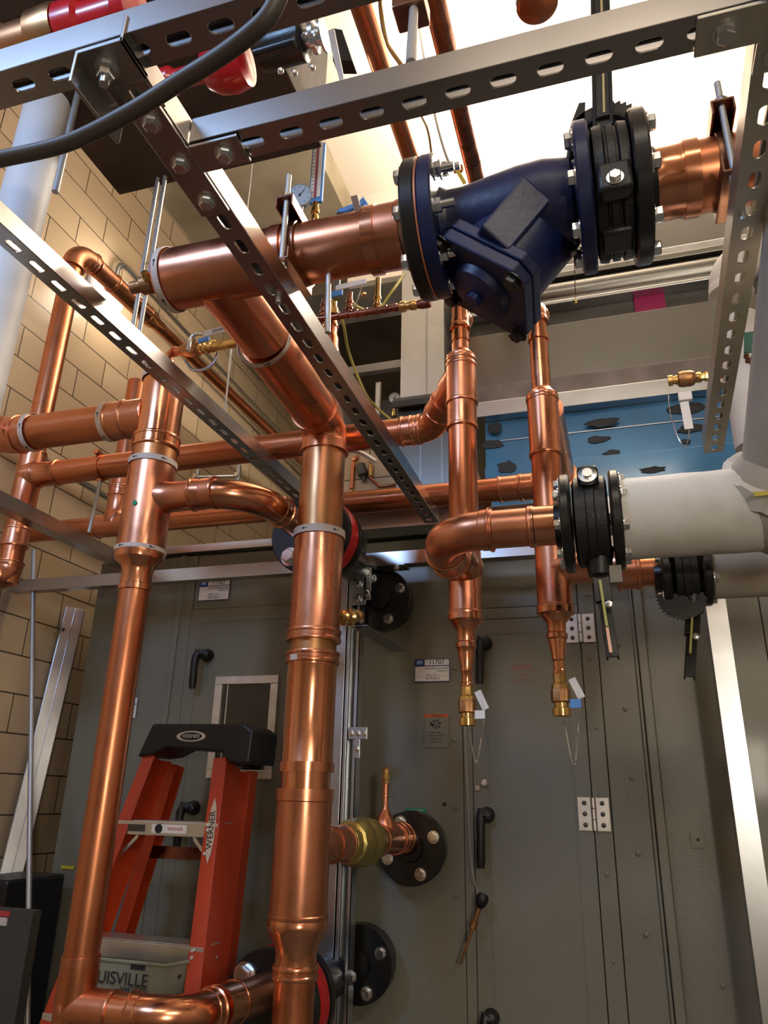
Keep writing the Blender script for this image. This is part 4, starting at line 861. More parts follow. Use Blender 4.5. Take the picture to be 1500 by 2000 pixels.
def bvalve(c, label, r, rb, w_, hang, hcol, grp=None, pip=None):
    v = T('butterfly_valve', label, 'valve', c); c = V(c); hw = w_/2
    for s_ in (-1, 1):
        flange(v, c+X_*(s_*(hw-.006)), X_*s_, r, .016, rb, 8 if r > .08 else 4, r*.80, 'black', ph=.45, bsz=.009, hint=Z_)
    MB().lathe(c-X_*(hw-.018), X_, [(0, r*.80), (.004, r*.91), (w_-.040, r*.91), (w_-.036, r*.80)], 40).build('valve_body', 'blackcast', v)
    MB().lathe(c-X_*.008, X_, [(0, r*.90), (.002, r*.95), (.014, r*.95), (.016, r*.90)], 40).build('body_rib', 'blackcast', v)
    MB().box(c+V((0, -r*.66, r*.66)), (.034, .042, .036)).build('shaft_boss', 'blackcast', v, bevel=.008)
    MB().lathe(c+V((0, -r*.90, r*.60)), V((0, -1, .2)), [(0, .016), (.008, .015), (.009, .008), (.014, .008)], 20).build('shaft_end', 'zinc', v)
    bot = c+V((.006, -.01, -r*.85)); MB().lathe(bot+Z_*.02, -Z_, [(0, .026), (.03, .02), (.045, .018)], 20).build('valve_neck', 'blackcast', v)
    e = V(hang); ha = bot-Z_*.02; u = (e-ha).normalized(); L = (e-ha).length; sx = (X_-u*u.x).normalized()
    mb = MB(); nn = u.cross(sx)
    mb.box(ha+u*L*.55-nn*.0, (L*.9, .018, .004), (u, sx, nn)); mb.box(ha+u*L*.55+sx*.008-nn*.006, (L*.9, .003, .014), (u, sx, nn)); mb.box(ha+u*L*.55-sx*.008-nn*.006, (L*.9, .003, .014), (u, sx, nn)); mb.box(ha+u*L*.2, (.05, .026, .012), (u, sx, nn))
    mb.build('lever_handle', 'blackpl', v, smooth=False, bevel=.001)
    MB().box(ha+u*L*.40+sx*-.002+V((0, -.012, 0)), (L*.55, .004, .005), (u, sx, nn)).build('release_rod', 'grip', v, smooth=False)
    if hcol: MB().box(ha+u*L*.83+V((0, -.012, 0))-sx*.002, (L*.28, .0045, .005), (u, sx, nn)).build('rod_tip', 'peach', v, smooth=False)
    MB().lathe(ha+u*L*.42+V((0, -.013, 0))+sx*.006, (0, -1, 0), [(0, .004), (.002, .006), (.003, .004)], 12).build('rivet', 'zinc', v)
    return v
c1 = V((P(1156, 1020, y=VY).x, VY, VZ))
v1 = bvalve(c1, 'black butterfly valve with hanging lever against the large white insulated pipe', .084, .034, .092, P(1197, 1283, y=VY-.045), True)
MB().box(c1+V((.03, -.02, -.098)), (.020, .003, .03)).build('stop_tab', 'duct', v1, smooth=False, bevel=.001)
MB().lathe(c1+X_*.045, X_, [(0, .036), (.012, .038), (.02, .034), (.05, .034)], 36).build('copper_sleeve', 'shiny', v1)
c2 = V((P(1337, 1122, y=BYp).x, BYp, P(1337, 1122, y=BYp).z))
seg(B, 'coupling', V((BXp+.12, BYp, c2.z+.01)), V((BXp+.165, BYp, c2.z+.01)), .0325, 'fitting', bead=.003)
pipe(B, V((BXp+.155, BYp, c2.z+.01)), V((c2.x-.03, BYp, c2.z+.01)), .0275, 'copper')
v2 = bvalve(c2, 'smaller black butterfly valve with hanging lever behind the lower insulated pipe', .062, .026, .082, P(1347, 1322, y=BYp-.05), False)
notch(c2+V((-.012, -.03, -.050)), .042, 0, v2, 'black', up=-Z_, nrm=V((0, 1, 0)))
# insulated pipes on the right
ip = T('insulated_pipe', 'large white canvas insulated pipe with a torn collar at the right edge', 'insulated pipe', (.2, VY, VZ))
xi = P(1203, 1010, y=VY).x; IX = P(1520, 900, y=VY).x
mb = MB(); pr = [(0, .03), (0, .066), (.002, .068)]+[(.002+.035*k, .068+.001*random.uniform(-1, 1)) for k in range(1, 9)]
mb.lathe(V((xi, VY, VZ)), X_, pr+[(IX-xi+.1, .068)], 48).build('jacket', 'insul', ip)
bc_ = V((IX, VY, VZ+.016)); ua = V((IX, VY, VZ+.03)); ub = P(1480, 520, y=.95)+X_*.068; du_ = (ub-ua).normalized()
mb = MB().lathe(bc_, du_, [(.094*math.sin(t), .094*math.cos(t)) for t in [math.radians(q) for q in range(-85, 50, 9)]]+[(.072, .060)], 48)
for v__ in mb.bm.verts: v__.co += V((random.uniform(-1, 1), random.uniform(-1, 1), random.uniform(-1, 1)))*.0010
mb.build('elbow_jacket', 'insuldirty', ip)
mb = MB().lathe(bc_+du_*.018, du_, [(0, .088), (0, .0975), (.030, .0935), (.030, .084)], 60)
for v__ in mb.bm.verts: v__.co.z += random.uniform(-1, 1)*.0022
mb.build('torn_collar', 'insul', ip)
ua = V((IX, VY, VZ+.03)); ub = P(1480, 520, y=.95)+X_*.068; MB().cyl(ua, ua+(ub-ua)*4.0, .064, n=48).build('upright_jacket', 'insuldirty', ip)
q = P(1480, 965, y=VY-.1); MB().box(q+V((.02, 0, 0)), (.05, .004, .007), (V((1, -.3, -.1)), Y_, Z_)).build('foam_strip', 'foam', ip, smooth=False)
q = P(1468, 668, y=VY-.055); MB().prism([q+V((-.008, 0, .02)), q+V((.008, 0, .02)), q+V((.014, 0, -.018)), q+V((-.014, 0, -.018))], (0, .004, 0)).build('teal_scrap', 'teal', ip, smooth=False)
mb = MB(); 
for k in range(7): mb.ball(q+V((random.uniform(-.012, .010), 0, -.022-random.random()*.018)), .005, 6)
mb.build('torn_edge', 'steelbrown', ip)
ip2 = T('insulated_pipe', 'smaller dirty insulated pipe under the large white one', 'insulated pipe', c2)
MB().lathe(V((c2.x+.045, BYp, c2.z)), X_, [(0, .02), (0, .047), (.002, .049), (1.0, .049)], 40).build('jacket', 'insuldirty', ip2)
ip3 = T('insulated_pipe', 'bright white insulated elbow behind the pale slotted strut', 'insulated pipe', (.5, 1.95, 2.5))
a = P(1470, 545, y=1.9); e_ = P(1452, 800, y=1.9)
elbow(ip3, V((e_.x+.02, 1.9, 2.0)), V((e_.x+.02, 1.9, P(1470, 500, y=1.9).z)), V((e_.x+.5, 1.9, P(1470, 500, y=1.9).z)), .09, .055, 'insul', cup=.03)
MB().cyl((e_.x+.02, 1.9, 2.35), (e_.x+.02, 1.9, P(1470, 620, y=1.9).z), .055, n=32).build('jacket', 'insul', ip3)
# small valve on the right with chain
v = T('drain_valve', 'bronze drain valve with a white handle and bead chain over the blue duct', 'valve', P(1330, 740, y=1.9))
YY = 1.9; zz = P(1335, 740, y=YY).z; X0 = P(1304, 742, y=YY).x; X1 = P(1400, 730, y=YY).x; ux = (V((X1, YY, P(1400, 733, y=YY).z))-V((X0, YY, P(1304, 744, y=YY).z))).normalized(); o0 = V((X0, YY, P(1304, 744, y=YY).z))
MB().lathe(o0, ux, [(0, .012), (0, .015), (.012, .015), (.014, .011), (.018, .011), (.019, .013), (.024, .013)], 14).build('hose_cap', 'brass', v)
MB().lathe(o0+ux*.024, ux, [(0, .013), (.004, .020), (.014, .022), (.034, .022), (.042, .019), (.046, .013)], 20).build('valve_body', 'bronze', v)
MB().lathe(o0+ux*.070, ux, [(0, .012), (.004, .015), (.014, .015), (.016, .011), (.022, .011), (.024, .0135), (.03, .0135), (.032, .011)], 8).build('nipple', 'brass', v)
MB().cyl(o0+ux*.10, o0+ux*.26, .0095, n=18).build('pipe', 'copper', v)
q = P(1338, 775, y=YY-.02); MB().box(q, (.034, .016, .024)).build('handle_hub', 'whitepl', v, smooth=False, bevel=.002)
qa = P(1336, 785, y=YY-.02); qb = P(1346, 838, y=YY-.02); u = (qb-qa).normalized(); MB().box((qa+qb)/2, ((qb-qa).length, .022, .004), (u, (X_-u*u.x), u.cross(X_-u*u.x))).build('lever_handle', 'whitepl', v, smooth=False, bevel=.001)
chain(catmull([o0+V((0, 0, -.012)), P(1308, 800, y=YY), P(1322, 850, y=YY), P(1337, 873, y=YY), P(1345, 855, y=YY), P(1346, 836, y=YY-.02)]), v)
# pull chain in front of the duct
v = T('pull_chain', 'pull chain with a white ball hanging before the dark duct', 'chain', P(1121, 500, y=1.0)); 
MB().ball(P(1121, 496, y=1.0), .0055, 16).build('ball', 'whitepl', v); chain([P(1121, 490, y=1.0), P(1124, 585, y=1.0)], v, m='brass', r=.001); MB().lathe(P(1124, 585, y=1.0), -Z_, [(0, .002), (.002, .0035), (.004, .0035), (.007, .002)], 12).build('end_pull', 'brass', v)

# ------------------------------------------------------------------ ducts over the unit
D0 = 2.35
def dz(py): return P(1200, py, y=D0).z
du = T('supply_duct', 'wide stepped sheet-metal duct over the unit, behind the strainer', 'duct', (.6, D0, 2.9))
xl = -.468; xr = 2.1
def slab(z0, z1, dy, m, nm, xa=None, xb=None): return MB().bb(xl if xa is None else xa, xb or xr, D0+dy, D0+.6, z0, z1).build(nm, m, du, smooth=False, bevel=.002)
slab(dz(505), dz(400)+.02, 0, 'duct', 'upper_sheet'); slab(dz(520), dz(505), -.012, 'galv', 'seam_flange'); slab(dz(530), dz(520), -.02, 'duct', 'seam_flange')
slab(dz(572), dz(530), .06, 'ductdark', 'shaded_recess_sheet')  # recessed sheets, their shade put into a darker colour
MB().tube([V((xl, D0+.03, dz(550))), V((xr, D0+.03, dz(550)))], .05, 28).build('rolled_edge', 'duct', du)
slab(dz(581), dz(575), -.02, 'galv', 'seam_flange'); slab(dz(616), dz(581), .03, 'ductdark', 'shaded_recess_sheet')
slab(dz(722), dz(616), 0, 'duct', 'face_sheet'); slab(dz(757), dz(722), -.004, 'rust', 'stained_edge')
slab(dz(787), dz(757), -.016, 'galv', 'bottom_flange')
q0 = P(1237, 578, y=D0-.001); q1 = P(1300, 600, y=D0-.001)
q0 = P(1237, 577, y=D0+.018); q1 = P(1301, 602, y=D0+.018)
MB().bb(q0.x, q1.x, D0+.018, D0+.034, q1.z, q0.z).build('magenta_sticker', 'pink', du, smooth=False)
bl = T('blue_duct_section', 'duct section in blue protective film with black sealant smears', 'duct', (.3, D0, 2.6))
xlb = P(945, 830, y=D0).x
MB().bb(xlb, 2.1, D0+.03, D0+.6, dz(832), dz(787)).build('film_panel', 'film', bl, smooth=False)
MB().bb(xlb, 2.1, D0+.015, D0+.6, dz(888), dz(833.5)).build('film_panel', 'film', bl, smooth=False, bevel=.002)
MB().bb(xlb, 2.1, D0-.01, D0+.6, 2.36, dz(890)).build('film_panel', 'film', bl, smooth=False, bevel=.002)
MB().bb(xlb, 2.1, D0+.012, D0+.03, dz(833.5), dz(832)).build('edge_seam', 'galv', bl, smooth=False)
def smear(px, py, w_, h_, y, s):
    random.seed(s); c = P(px, py, y=y); pts = []
    for k in range(14):
        t = 2*PI*k/14; r_ = random.uniform(.75, 1.15); pts.append(c+V((w_/2*math.cos(t)*r_, 0, h_/2*math.sin(t)*r_)))
    MB().prism(pts, (0, .003, 0)).build('sealant_smear', 'tar', bl, smooth=False, bevel=.001)
smear(1177, 825, .12, .035, D0+.009, 1); smear(1168, 858, .075, .03, D0+.011, 2); smear(1195, 884, .06, .025, D0+.011, 3); smear(1345, 797, .13, .05, D0+.026, 4); smear(1350, 837, .09, .03, D0+.011, 5)
smear(965, 835, .05, .05, D0+.011, 6); smear(960, 868, .09, .04, D0+.011, 7); smear(1275, 917, .08, .025, D0-.014, 8); smear(990, 912, .07, .05, D0-.014, 9); smear(1340, 862, .03, .02, D0+.011, 10)
# vertical galvanised drop
vd = T('duct_drop', 'bright vertical galvanised duct drop standing left of the copper drops', 'duct', (-.59, 2.35, 2.9))
MB().bb(-.677, -.507, 2.35, 2.6, 2.89, 3.9).build('duct_sheet', 'litduct', vd, smooth=False, bevel=.002)
MB().bb(-.575, -.571, 2.344, 2.352, 2.89, 3.9).build('standing_seam', 'galv', vd, smooth=False)
MB().bb(-.70, -.475, 2.33, 2.62, 2.862, 2.888).build('flange_rail', 'duct', vd, smooth=False, bevel=.002)
MB().bb(-.70, -.475, 2.322, 2.33, 2.845, 2.85+.02).build('flange_lip', 'ductdark', vd, smooth=False)
MB().bb(-.69, -.475, 2.36, 2.61, 2.36, 2.862).build('duct_box', 'duct', vd, smooth=False, bevel=.002)
for xx in (-.60, -.52): MB().bb(xx-.001, xx+.001, 2.357, 2.361, 2.36, 2.862).build('standing_seam', 'galv', vd, smooth=False)
# dark duct behind the small valves
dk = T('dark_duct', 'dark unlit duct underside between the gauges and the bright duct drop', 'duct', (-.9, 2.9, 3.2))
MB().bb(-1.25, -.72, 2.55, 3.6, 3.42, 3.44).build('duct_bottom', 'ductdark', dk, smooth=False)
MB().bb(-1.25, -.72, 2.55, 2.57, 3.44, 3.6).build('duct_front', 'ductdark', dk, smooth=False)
for xx in (-1.2, -.78): MB().cyl((xx, 3.3, 3.43), (xx, 3.3, CZ), .006, n=10).build('hanger_rod', 'rod', dk)
a = P(690, 718, y=2.45); b = P(785, 706, y=2.45)
o = MB().bb(-1.0, -.68, 2.44, 2.47, a.z-.035, a.z+.0).build('galvanised_rail', 'galv', smooth=False, bevel=.002); tag(o, 'narrow horizontal galvanised rail left of the bright duct drop', 'rail')
o = MB().bb(-1.05, -.70, 2.67, 2.95, 2.322, a.z-.04).build('dark_box', 'ductdark', smooth=False); tag(o, 'dark metal box behind the yellow tube, left of the duct drop', 'box')
# boards of thin hot white pipes: thermometer and gauge
def gauge(c, n, r, label, face='white', rim='alu'):
    g = T('pressure_gauge', label, 'gauge', c); c = V(c); n = V(n).normalized(); a, b, _ = basis(n, Z_)
    MB().lathe(c-n*.018, n, [(0, r*.8), (.004, r*.98), (.018, r), (.021, r*.97), (.021, r*.90), (.017, r*.90)], 40).build('gauge_case', rim, g)
    MB().lathe(c, n, [(0, r*.9), (.0008, r*.9)], 40).build('dial', face, g)
    mb = MB().box(c+n*.0018+a*r*.15+b*r*-.12, (r*.75, .0018, .001), (a-b*.8, b+a*.8, n)); mb.lathe(c+n*.001, n, [(0, .003), (.002, .003)], 12)
    for k in range(9):
        t = -.8*PI+k*.2*PI; d = a*math.cos(t)+b*math.sin(t); mb.box(c+n*.0012+d*r*.72, (r*.16, .001, .0006), (d, n.cross(d), n))
    mb.build('needle', 'ink', g, smooth=False); return g
gq = P(586, 381, y=1.40); g = gauge(gq, V((.25, -1, -.25)), .026*1.25, 'round pressure gauge above the copper main, left of the thermometer', mat('blue_lit_dial', (.45, .62, .85), 0, .3), 'alu')  # blue light falling on the dial is put into its colour
MB().cyl(gq+V((0, .01, -.03)), gq+V((0, .01, -.30)), .007, n=12).build('gauge_stem', 'galv', g)
th = T('thermometer', 'blue glass-tube thermometer standing upright above the copper main', 'thermometer', P(625, 400, y=1.42))
qa = P(616, 285, y=1.42); qb = P(625, 395, y=1.42); qc = V(((qa.x+qb.x)/2, 1.42, (qa.z+qb.z)/2)); H = qa.z-qb.z
MB().box(qc, (.038, .012, H)).build('case', 'ltblue', th, smooth=False, bevel=.003)
MB().box(qc+V((-.009, -.0065, .004)), (.010, .002, H-.02)).build('scale_plate', 'white', th, smooth=False); MB().box(qc+V((.009, -.0065, .004)), (.010, .002, H-.02)).build('scale_plate', 'white', th, smooth=False)
mb = MB()
for k in range(14): mb.box(qc+V((-.009, -.0078, -H/2+.02+k*(H-.04)/13)), (.006, .0008, .0012))
mb.build('graduation', 'ink', th, smooth=False)
MB().cyl(qc+V((0, -.008, -H/2+.012)), qc+V((0, -.008, H/2-.01)), .0022, n=10).build('glass_tube', 'redink', th)
MB().lathe(V((qc.x, 1.42, qb.z)), -Z_, [(0, .009), (.02, .008), (.022, .012), (.035, .012), (.037, .008), (.044, .011), (.06, .011), (.07, .008), (.27, .008)], 12).build('stem', 'brass', th)
v = T('ball_valve', 'small light-blue handled valve behind the copper main, left of the strainer', 'valve', P(675, 412, y=1.4))
qa = P(666, 415, y=1.40); qb = P(706, 398, y=1.40)
MB().tube([qa+V((-.006, 0, -.004)), qa, qb, qb+V((.004, 0, .012))], [.008, .010, .008, .006], 10).build('lever_handle', 'ltblue', v); MB().prism([P(708, 382, y=1.40), P(712, 425, y=1.40), P(731, 417, y=1.40)], (0, .004, 0)).build('handle_plate', 'ltblue', v, smooth=False)
MB().lathe(qa-Z_*.008, -Z_, [(0, .012), (.03, .012), (.032, .016), (.06, .016), (.062, .008), (.26, .008)], 10).build('valve_body', 'ductdark', v)
o = MB().cyl(V((P(440, 480, y=1.45).x, 1.45, P(520, 474, y=1.45).z)), V((P(640, 440, y=1.45).x, 1.45, P(520, 474, y=1.45).z)), .009, n=14).build('steel_conduit', 'galv'); tag(o, 'short pale conduit just above the copper main beside the gauge', 'conduit')
# manifold under the main
mf = T('manifold', 'thin brownish copper manifold with small vertical stubs below the copper main', 'copper pipe', P(700, 610, y=1.5))
my = 1.42
a = P(612, 625, y=my); b = P(780, 600, y=my); c_ = P(850, 590, y=my)
MB().cyl(a, b, .0085, n=18).build('pipe', 'browncop', mf)
u = (b-a).normalized(); L = (b-a).length
for k in range(9): MB().lathe(a+u*(L*(k+.5)/9), u, [(0, .0085), (.001, .0105), (.007, .0105), (.008, .0085)], 16).build('collar', 'browncop', mf)
for px, lo, hi, m_ in ((632, 618, 585, 'browncop'), (682, 612, 572, 'browncop'), (737, 605, 545, 'brass')):
    q = P(px, lo, y=my); q2 = P(px, hi, y=my); MB().lathe(q, Z_, [(0, .007), (.01, .007), (.011, .010), (.017, .010), (.018, .007), (.028, .007), (.029, .0095), (.036, .0095), (.037, .007), ((q2-q).z, .007)], 12).build('stub', m_, mf)
MB().lathe(b, (c_-b), [(0, .010), (.004, .0135), (.016, .0135), (.018, .010), (.026, .010), (.028, .012), (.04, .012), (.044, .0095)], 10).build('union_nut', 'brass', mf)
MB().lathe(b+(c_-b).normalized()*.044, (c_-b), [(0, .0095), (.012, .012), (.03, .012), (.033, .009)], 16).build('elbow_nut', 'browncop', mf)
hv = T('ball_valve', 'white-handled ball valve with bead chain hanging under the copper main', 'valve', P(690, 555, y=1.2))
qa = P(655, 563, y=1.25); qb = P(716, 549, y=1.25); u = (qb-qa).normalized(); MB().box((qa+qb)/2, ((qb-qa).length, .004, .014), (u, Y_, Z_)).build('lever_handle', 'whitepl', hv, smooth=False, bevel=.002)
qa = P(640, 578, y=1.3); qb = P(672, 570, y=1.3); MB().box((qa+qb)/2, (.032, .004, .015), ((qb-qa), Y_, Z_)).build('tag', 'ltblue', hv, smooth=False)
chain(catmull([P(708, 555, y=1.25), P(700, 580, y=1.26), P(692, 603, y=1.3)]), hv); MB().ball(P(710, 575, y=1.25), .006, 8).build('chain_end', 'brass', hv)
MB().lathe(P(650, 590, y=1.42), -Z_, [(0, .012), (.02, .012), (.022, .016), (.04, .016)], 10).build('valve_body', 'brass', hv)
vt = T('vent_stack', 'shiny small copper drop with brass valve seen past the slotted strut', 'copper pipe', P(655, 640, y=1.45))
qa = P(648, 600, y=1.45); qb = P(670, 715, y=1.45); qb = V((qa.x, 1.45, qb.z))
MB().lathe(V((qa.x, 1.45, qa.z)), -Z_, [(0, .010), (.012, .010), (.014, .013), (.02, .013), (.022, .010), (.035, .012), (.045, .017), (.055, .0175), (.056, .020), (.062, .020), (.064, .0175), (.085, .0175), (.095, .022), (.12, .0225), (.13, .026), (.16, .026)], 20).build('pipe', 'shiny', vt)
# background thermometer, gauge
g = gauge(P(770, 777, y=2.60), V((0, -1, -.2)), .023, 'small round gauge beside the lower duct, under the bright duct drop'); MB().cyl(P(770, 777, y=2.61), P(770, 777, y=2.61)+Y_*.07, .008, n=10).build('mount', 'ductdark', g); MB().lathe(P(770, 792, y=2.61), -Z_, [(0, .006), (.03, .006), (.032, .010), (.05, .010)], 10).build('gauge_stem', 'brass', g)
th = T('thermometer', 'white upright scale thermometer beside the yellow tube', 'thermometer', P(740, 790, y=2.3)); a = P(735, 748, y=2.662); b = P(742, 812, y=2.662)
MB().box(((a.x+b.x)/2, 2.664, (a.z+b.z)/2), (.023, .012, a.z-b.z)).build('case', 'alu', th, smooth=False); MB().box(((a.x+b.x)/2, 2.657, (a.z+b.z)/2), (.014, .003, (a.z-b.z)*.9)).build('scale_plate', 'white', th, smooth=False)
o = MB().tube(catmull([P(640, 575, y=1.8), P(668, 625, y=1.8), P(682, 690, y=2.0), P(712, 765, y=2.1), P(735, 795, y=2.2), P(766, 822, y=2.25)]), .0045, 10).build('yellow_tube', 'yelrub'); tag(o, 'thin bright yellow tube drooping behind the slotted strut', 'tube')
o = MB().tube(catmull([P(680, 580, y=1.8), P(700, 600, y=1.8), P(735, 608, y=1.9), P(765, 570, y=1.9), P(790, 535, y=1.95)]), .0045, 10).build('yellow_tube', 'yelrub'); tag(o, 'yellow tube looping up behind the black flange of the strainer', 'tube')
# little copper group in the gap beneath the slim header
lg = T('steam_trap', 'small grey trap with copper risers seen between the two rear copper pipes', 'valve', P(705, 930, y=2.4))
yb = 2.60
MB().tube(arc(P(690, 985, y=yb), P(692, 893, y=yb), P(720, 897, y=yb), .018)[::1], .010, 14).build('elbow', 'copper', lg); MB().cyl(P(687, 955, y=yb), P(691, 903, y=yb), .0095, n=16).build('pipe', 'copper', lg)
MB().lathe(P(686, 968, y=yb), Z_, [(0, .016), (.006, .016), (.008, .011), (.02, .011)], 10).build('base_nut', 'brass', lg)
a = P(704, 905, y=yb); b = P(712, 940, y=yb); MB().lathe(a, (b-a), [(0, .008), (.006, .018), (.056, .021), (.062, .008), (.085, .008)], 20).build('trap_body', 'ductdark', lg)
MB().tube(catmull([P(724, 905, y=yb), P(722, 930, y=yb), P(735, 944, y=yb), P(745, 950, y=yb), P(775, 946, y=yb)]), .007, 10).build('copper_line', 'browncop', lg)
MB().cyl(P(725, 908, y=yb), P(724, 930, y=yb), .009, n=10).build('fitting', 'brass', lg)
qa = P(678, 883, y=1.72); mb = MB(); pts = catmull([P(676, 882, y=1.72), P(690, 880, y=1.72), P(712, 888, y=1.72), P(734, 902, y=1.72)]); w2 = []
for q in pts: w2.append(q)
mb.tube(w2, .007, 4); o = mb.build('tape_strip', 'white', smooth=False); tag(o, 'loose white printed tape strip sticking out right of the main riser', 'tape')
# tile board behind
o = MB().bb(-1.02, -.62, 2.62, 2.66, 2.36, 2.84).build('tile_panel', 'block_x', smooth=False); tag(o, 'pale tiled panel seen in the gap between the two rear pipes', 'panel')

# ------------------------------------------------------------------ ceiling pipes, lamp, cables
c1x = -.425; c2x = -.260
o = MB().cyl((c1x, .3, 3.2), (c1x, 2.3, 3.2), .0265, n=28).build('ceiling_pipe', 'copper'); tag(o, 'left one of the two long copper pipes overhead, warm orange', 'copper pipe', 'overhead copper pipes')
o = MB().cyl((c2x, .3, 3.2), (c2x, 2.3, 3.2), .0265, n=28).build('ceiling_pipe', 'browncop'); tag(o, 'right one of the two long copper pipes overhead, darker brown', 'copper pipe', 'overhead copper pipes')
lt = T('ceiling_lamp', 'glaring strip lamp under the white ceiling right behind the strainer', 'lamp', LAMP)
MB().bb(LAMP.x-.38, LAMP.x+.98, LAMP.y-.07, LAMP.y+.07, LAMP.z+.03, LAMP.z+.09).build('lamp_housing', 'whitepl', lt, smooth=False, bevel=.004)
for s_ in (-.035, .035): MB().cyl((LAMP.x-.36, LAMP.y+s_, LAMP.z+.01), (LAMP.x+.96, LAMP.y+s_, LAMP.z+.01), .014, n=16).build('lamp_tube', 'bulb', lt)
for xx in (-.3, .9): MB().cyl((LAMP.x+xx, LAMP.y, LAMP.z+.09), (LAMP.x+xx, LAMP.y, CZ), .004, n=8).build('suspension_rod', 'galv', lt)
area('ceiling_lamp_light', (LAMP.x+.3, LAMP.y, LAMP.z-.03), (LAMP.x+.2, LAMP.y-.35, 0), 1.2, .12, 92, (1.0, .88, .72))
area('ceiling_lamp_uplight', (LAMP.x+.1, LAMP.y-.3, LAMP.z+.1), (LAMP.x+.1, LAMP.y-.35, 6), 1.2, .3, 42, (1.0, .88, .74))
cpts = [P(-60, 325, y=.40), P(0, 311, y=.395), P(130, 280, y=.39), P(250, 222, y=.38), P(350, 160, y=.37), P(430, 110, y=.36), P(490, 65, y=.35), P(525, 30, y=.345), P(550, -20, y=.34), P(575, -90, y=.335)]
o = MB().tube(catmull(cpts), .0072, 16).build('cable', 'cable'); tag(o, 'thick dark cable sagging across the top left, nearest to the camera', 'cable')
o = MB().tube(catmull([P(742, -20, y=1.2), P(744, 20, y=1.25), P(752, 70, y=1.3), P(765, 100, y=1.35), P(790, 135, y=1.4)]), .006, 10).build('yellow_cable', 'tan'); tag(o, 'tan yellow cable beside the left overhead copper pipe', 'cable')
o = MB().tube(catmull([P(818, 215, y=1.6), P(835, 250, y=1.7), P(842, 290, y=1.8), P(845, 330, y=1.9)]), .005, 10).build('yellow_cable', 'tan'); tag(o, 'lower tan cable between the two overhead pipes, behind the strut', 'cable')
o = MB().cyl(P(808, 20, y=.75), P(803, 125, y=.62), .007, n=12).build('threaded_rod', 'rod'); tag(o, 'steel rod dropping onto the crossing slotted strut from above', 'rod')
o = MB().box(P(803, 18, y=.76), (.05, .045, .035)).build('beam_clamp', 'steelbrown', smooth=False, bevel=.003); tag(o, 'small brown clamp at the top edge holding a steel rod', 'clamp')
MB()
o = MB().tube(catmull([V((P(815, 30, y=1.9).x-.01, 1.9, CZ)), P(815, 30, y=1.9), P(848, 215, y=1.9), P(878, 318, y=1.9), P(900, 330, y=1.9)]), .006, 10).build('conduit', 'galv'); tag(o, 'thin grey rod hanging before the bright ceiling between the overhead pipes', 'rod')
v = T('brass_clamp', 'small brass clamp with yellow tag against the lamp glare', 'clamp', P(890, 340, y=1.9)); MB().lathe(P(886, 332, y=1.9), X_, [(0, .012), (.03, .014), (.034, .010)], 10).build('clamp_body', 'bronze', v); MB().box(P(900, 345, y=1.89), (.012, .004, .07), (V((1, 0, .4)), Y_, V((-.4, 0, 1)))).build('tag', 'foam', v, smooth=False)
q = P(1048, -2, y=.95); v = T('pipe_end_cap', 'round capped copper pipe end with a paper label at the top edge', 'copper pipe', q)
MB().lathe(q-Z_*.022, Z_, [(0, .030), (.004, .036), (.02, .037), (.3, .037)], 36).build('cap', 'copper', v); MB().lathe(q-Z_*.014, Z_, [(0, .0375), (.011, .0378)], 36, False).build('paper_label', 'tape', v)

# ------------------------------------------------------------------ red control valves top left
rv = T('control_valve', 'red control valve body with dark cylinder and chrome nuts at the top left', 'valve', P(500, 120, y=.8))
yv = .86; zc = P(500, 112, y=yv).z
cx_ = lambda px, py=110: P(px, py, y=yv).x
MB().lathe(V((cx_(320), yv, zc)), X_, [(0, .018), (.006, .026), (.03, .026), (.04, .018), (.10, .018), (.105, .034), (.125, .047), (.155, .050), (.185, .044), (.19, .03)], 36).build('red_body', 'red', rv)
MB().lathe(V((cx_(508), yv, zc+.012)), X_, [(0, .034), (.004, .037), (.085, .037), (.09, .030)], 32).build('actuator', 'black', rv)
MB().lathe(V((cx_(595), yv, zc+.010)), X_, [(0, .016), (.01, .016), (.012, .028), (.02, .028), (.022, .016), (.03, .016), (.032, .030), (.036, .030), (.038, .014)], 16).build('chrome_nuts', 'zinc', rv)
MB().prism([P(640, 60, y=.80), P(652, 55, y=.80), P(671, 150, y=.80), P(664, 162, y=.80), P(648, 100, y=.80)], (0, .004, 0)).build('pointer_plate', 'alu', rv, smooth=False)
MB().prism([P(650, 55, y=.95), P(668, 58, y=.95), P(688, 118, y=.95), P(650, 118, y=.95)], (0, .03, 0)).build('rear_plate', 'black', rv, smooth=False)
MB().cyl(V((cx_(515), yv-.03, zc-.035)), V((cx_(590), yv-.03, zc-.033)), .010, n=14).build('bypass_tube', 'black', rv)
for px, py in ((548, 138), (610, 132), (575, 142)): MB().ball(P(px, py, y=.82), .006, 10).build('screw_head', 'zinc', rv)
q = P(200, 42, y=.7); yv = .7; px_ = lambda px: P(px, 50, y=yv).x
rv = T('control_valve', 'red valve with brass and copper ends at the top left corner', 'valve', q)
MB().lathe(V((px_(132), yv, q.z)), X_, [(0, .03), (.004, .046), (px_(170)-px_(132), .046), (px_(175)-px_(132), .036), (px_(235)-px_(132), .036), (px_(240)-px_(132), .048), (px_(262)-px_(132), .048), (px_(264)-px_(132), .02)], 36).build('red_body', 'red', rv)
MB().lathe(V((px_(30), yv, q.z-.002)), X_, [(0, .040), (px_(85)-px_(30), .040), (px_(88)-px_(30), .048), (px_(125)-px_(30), .050), (px_(134)-px_(30), .048)], 36).build('copper_end', 'patina', rv)
MB().lathe(V((px_(-60), yv, q.z-.004)), X_, [(0, .046), (px_(35)-px_(-60), .046)], 8).build('brass_end', 'brassold', rv)

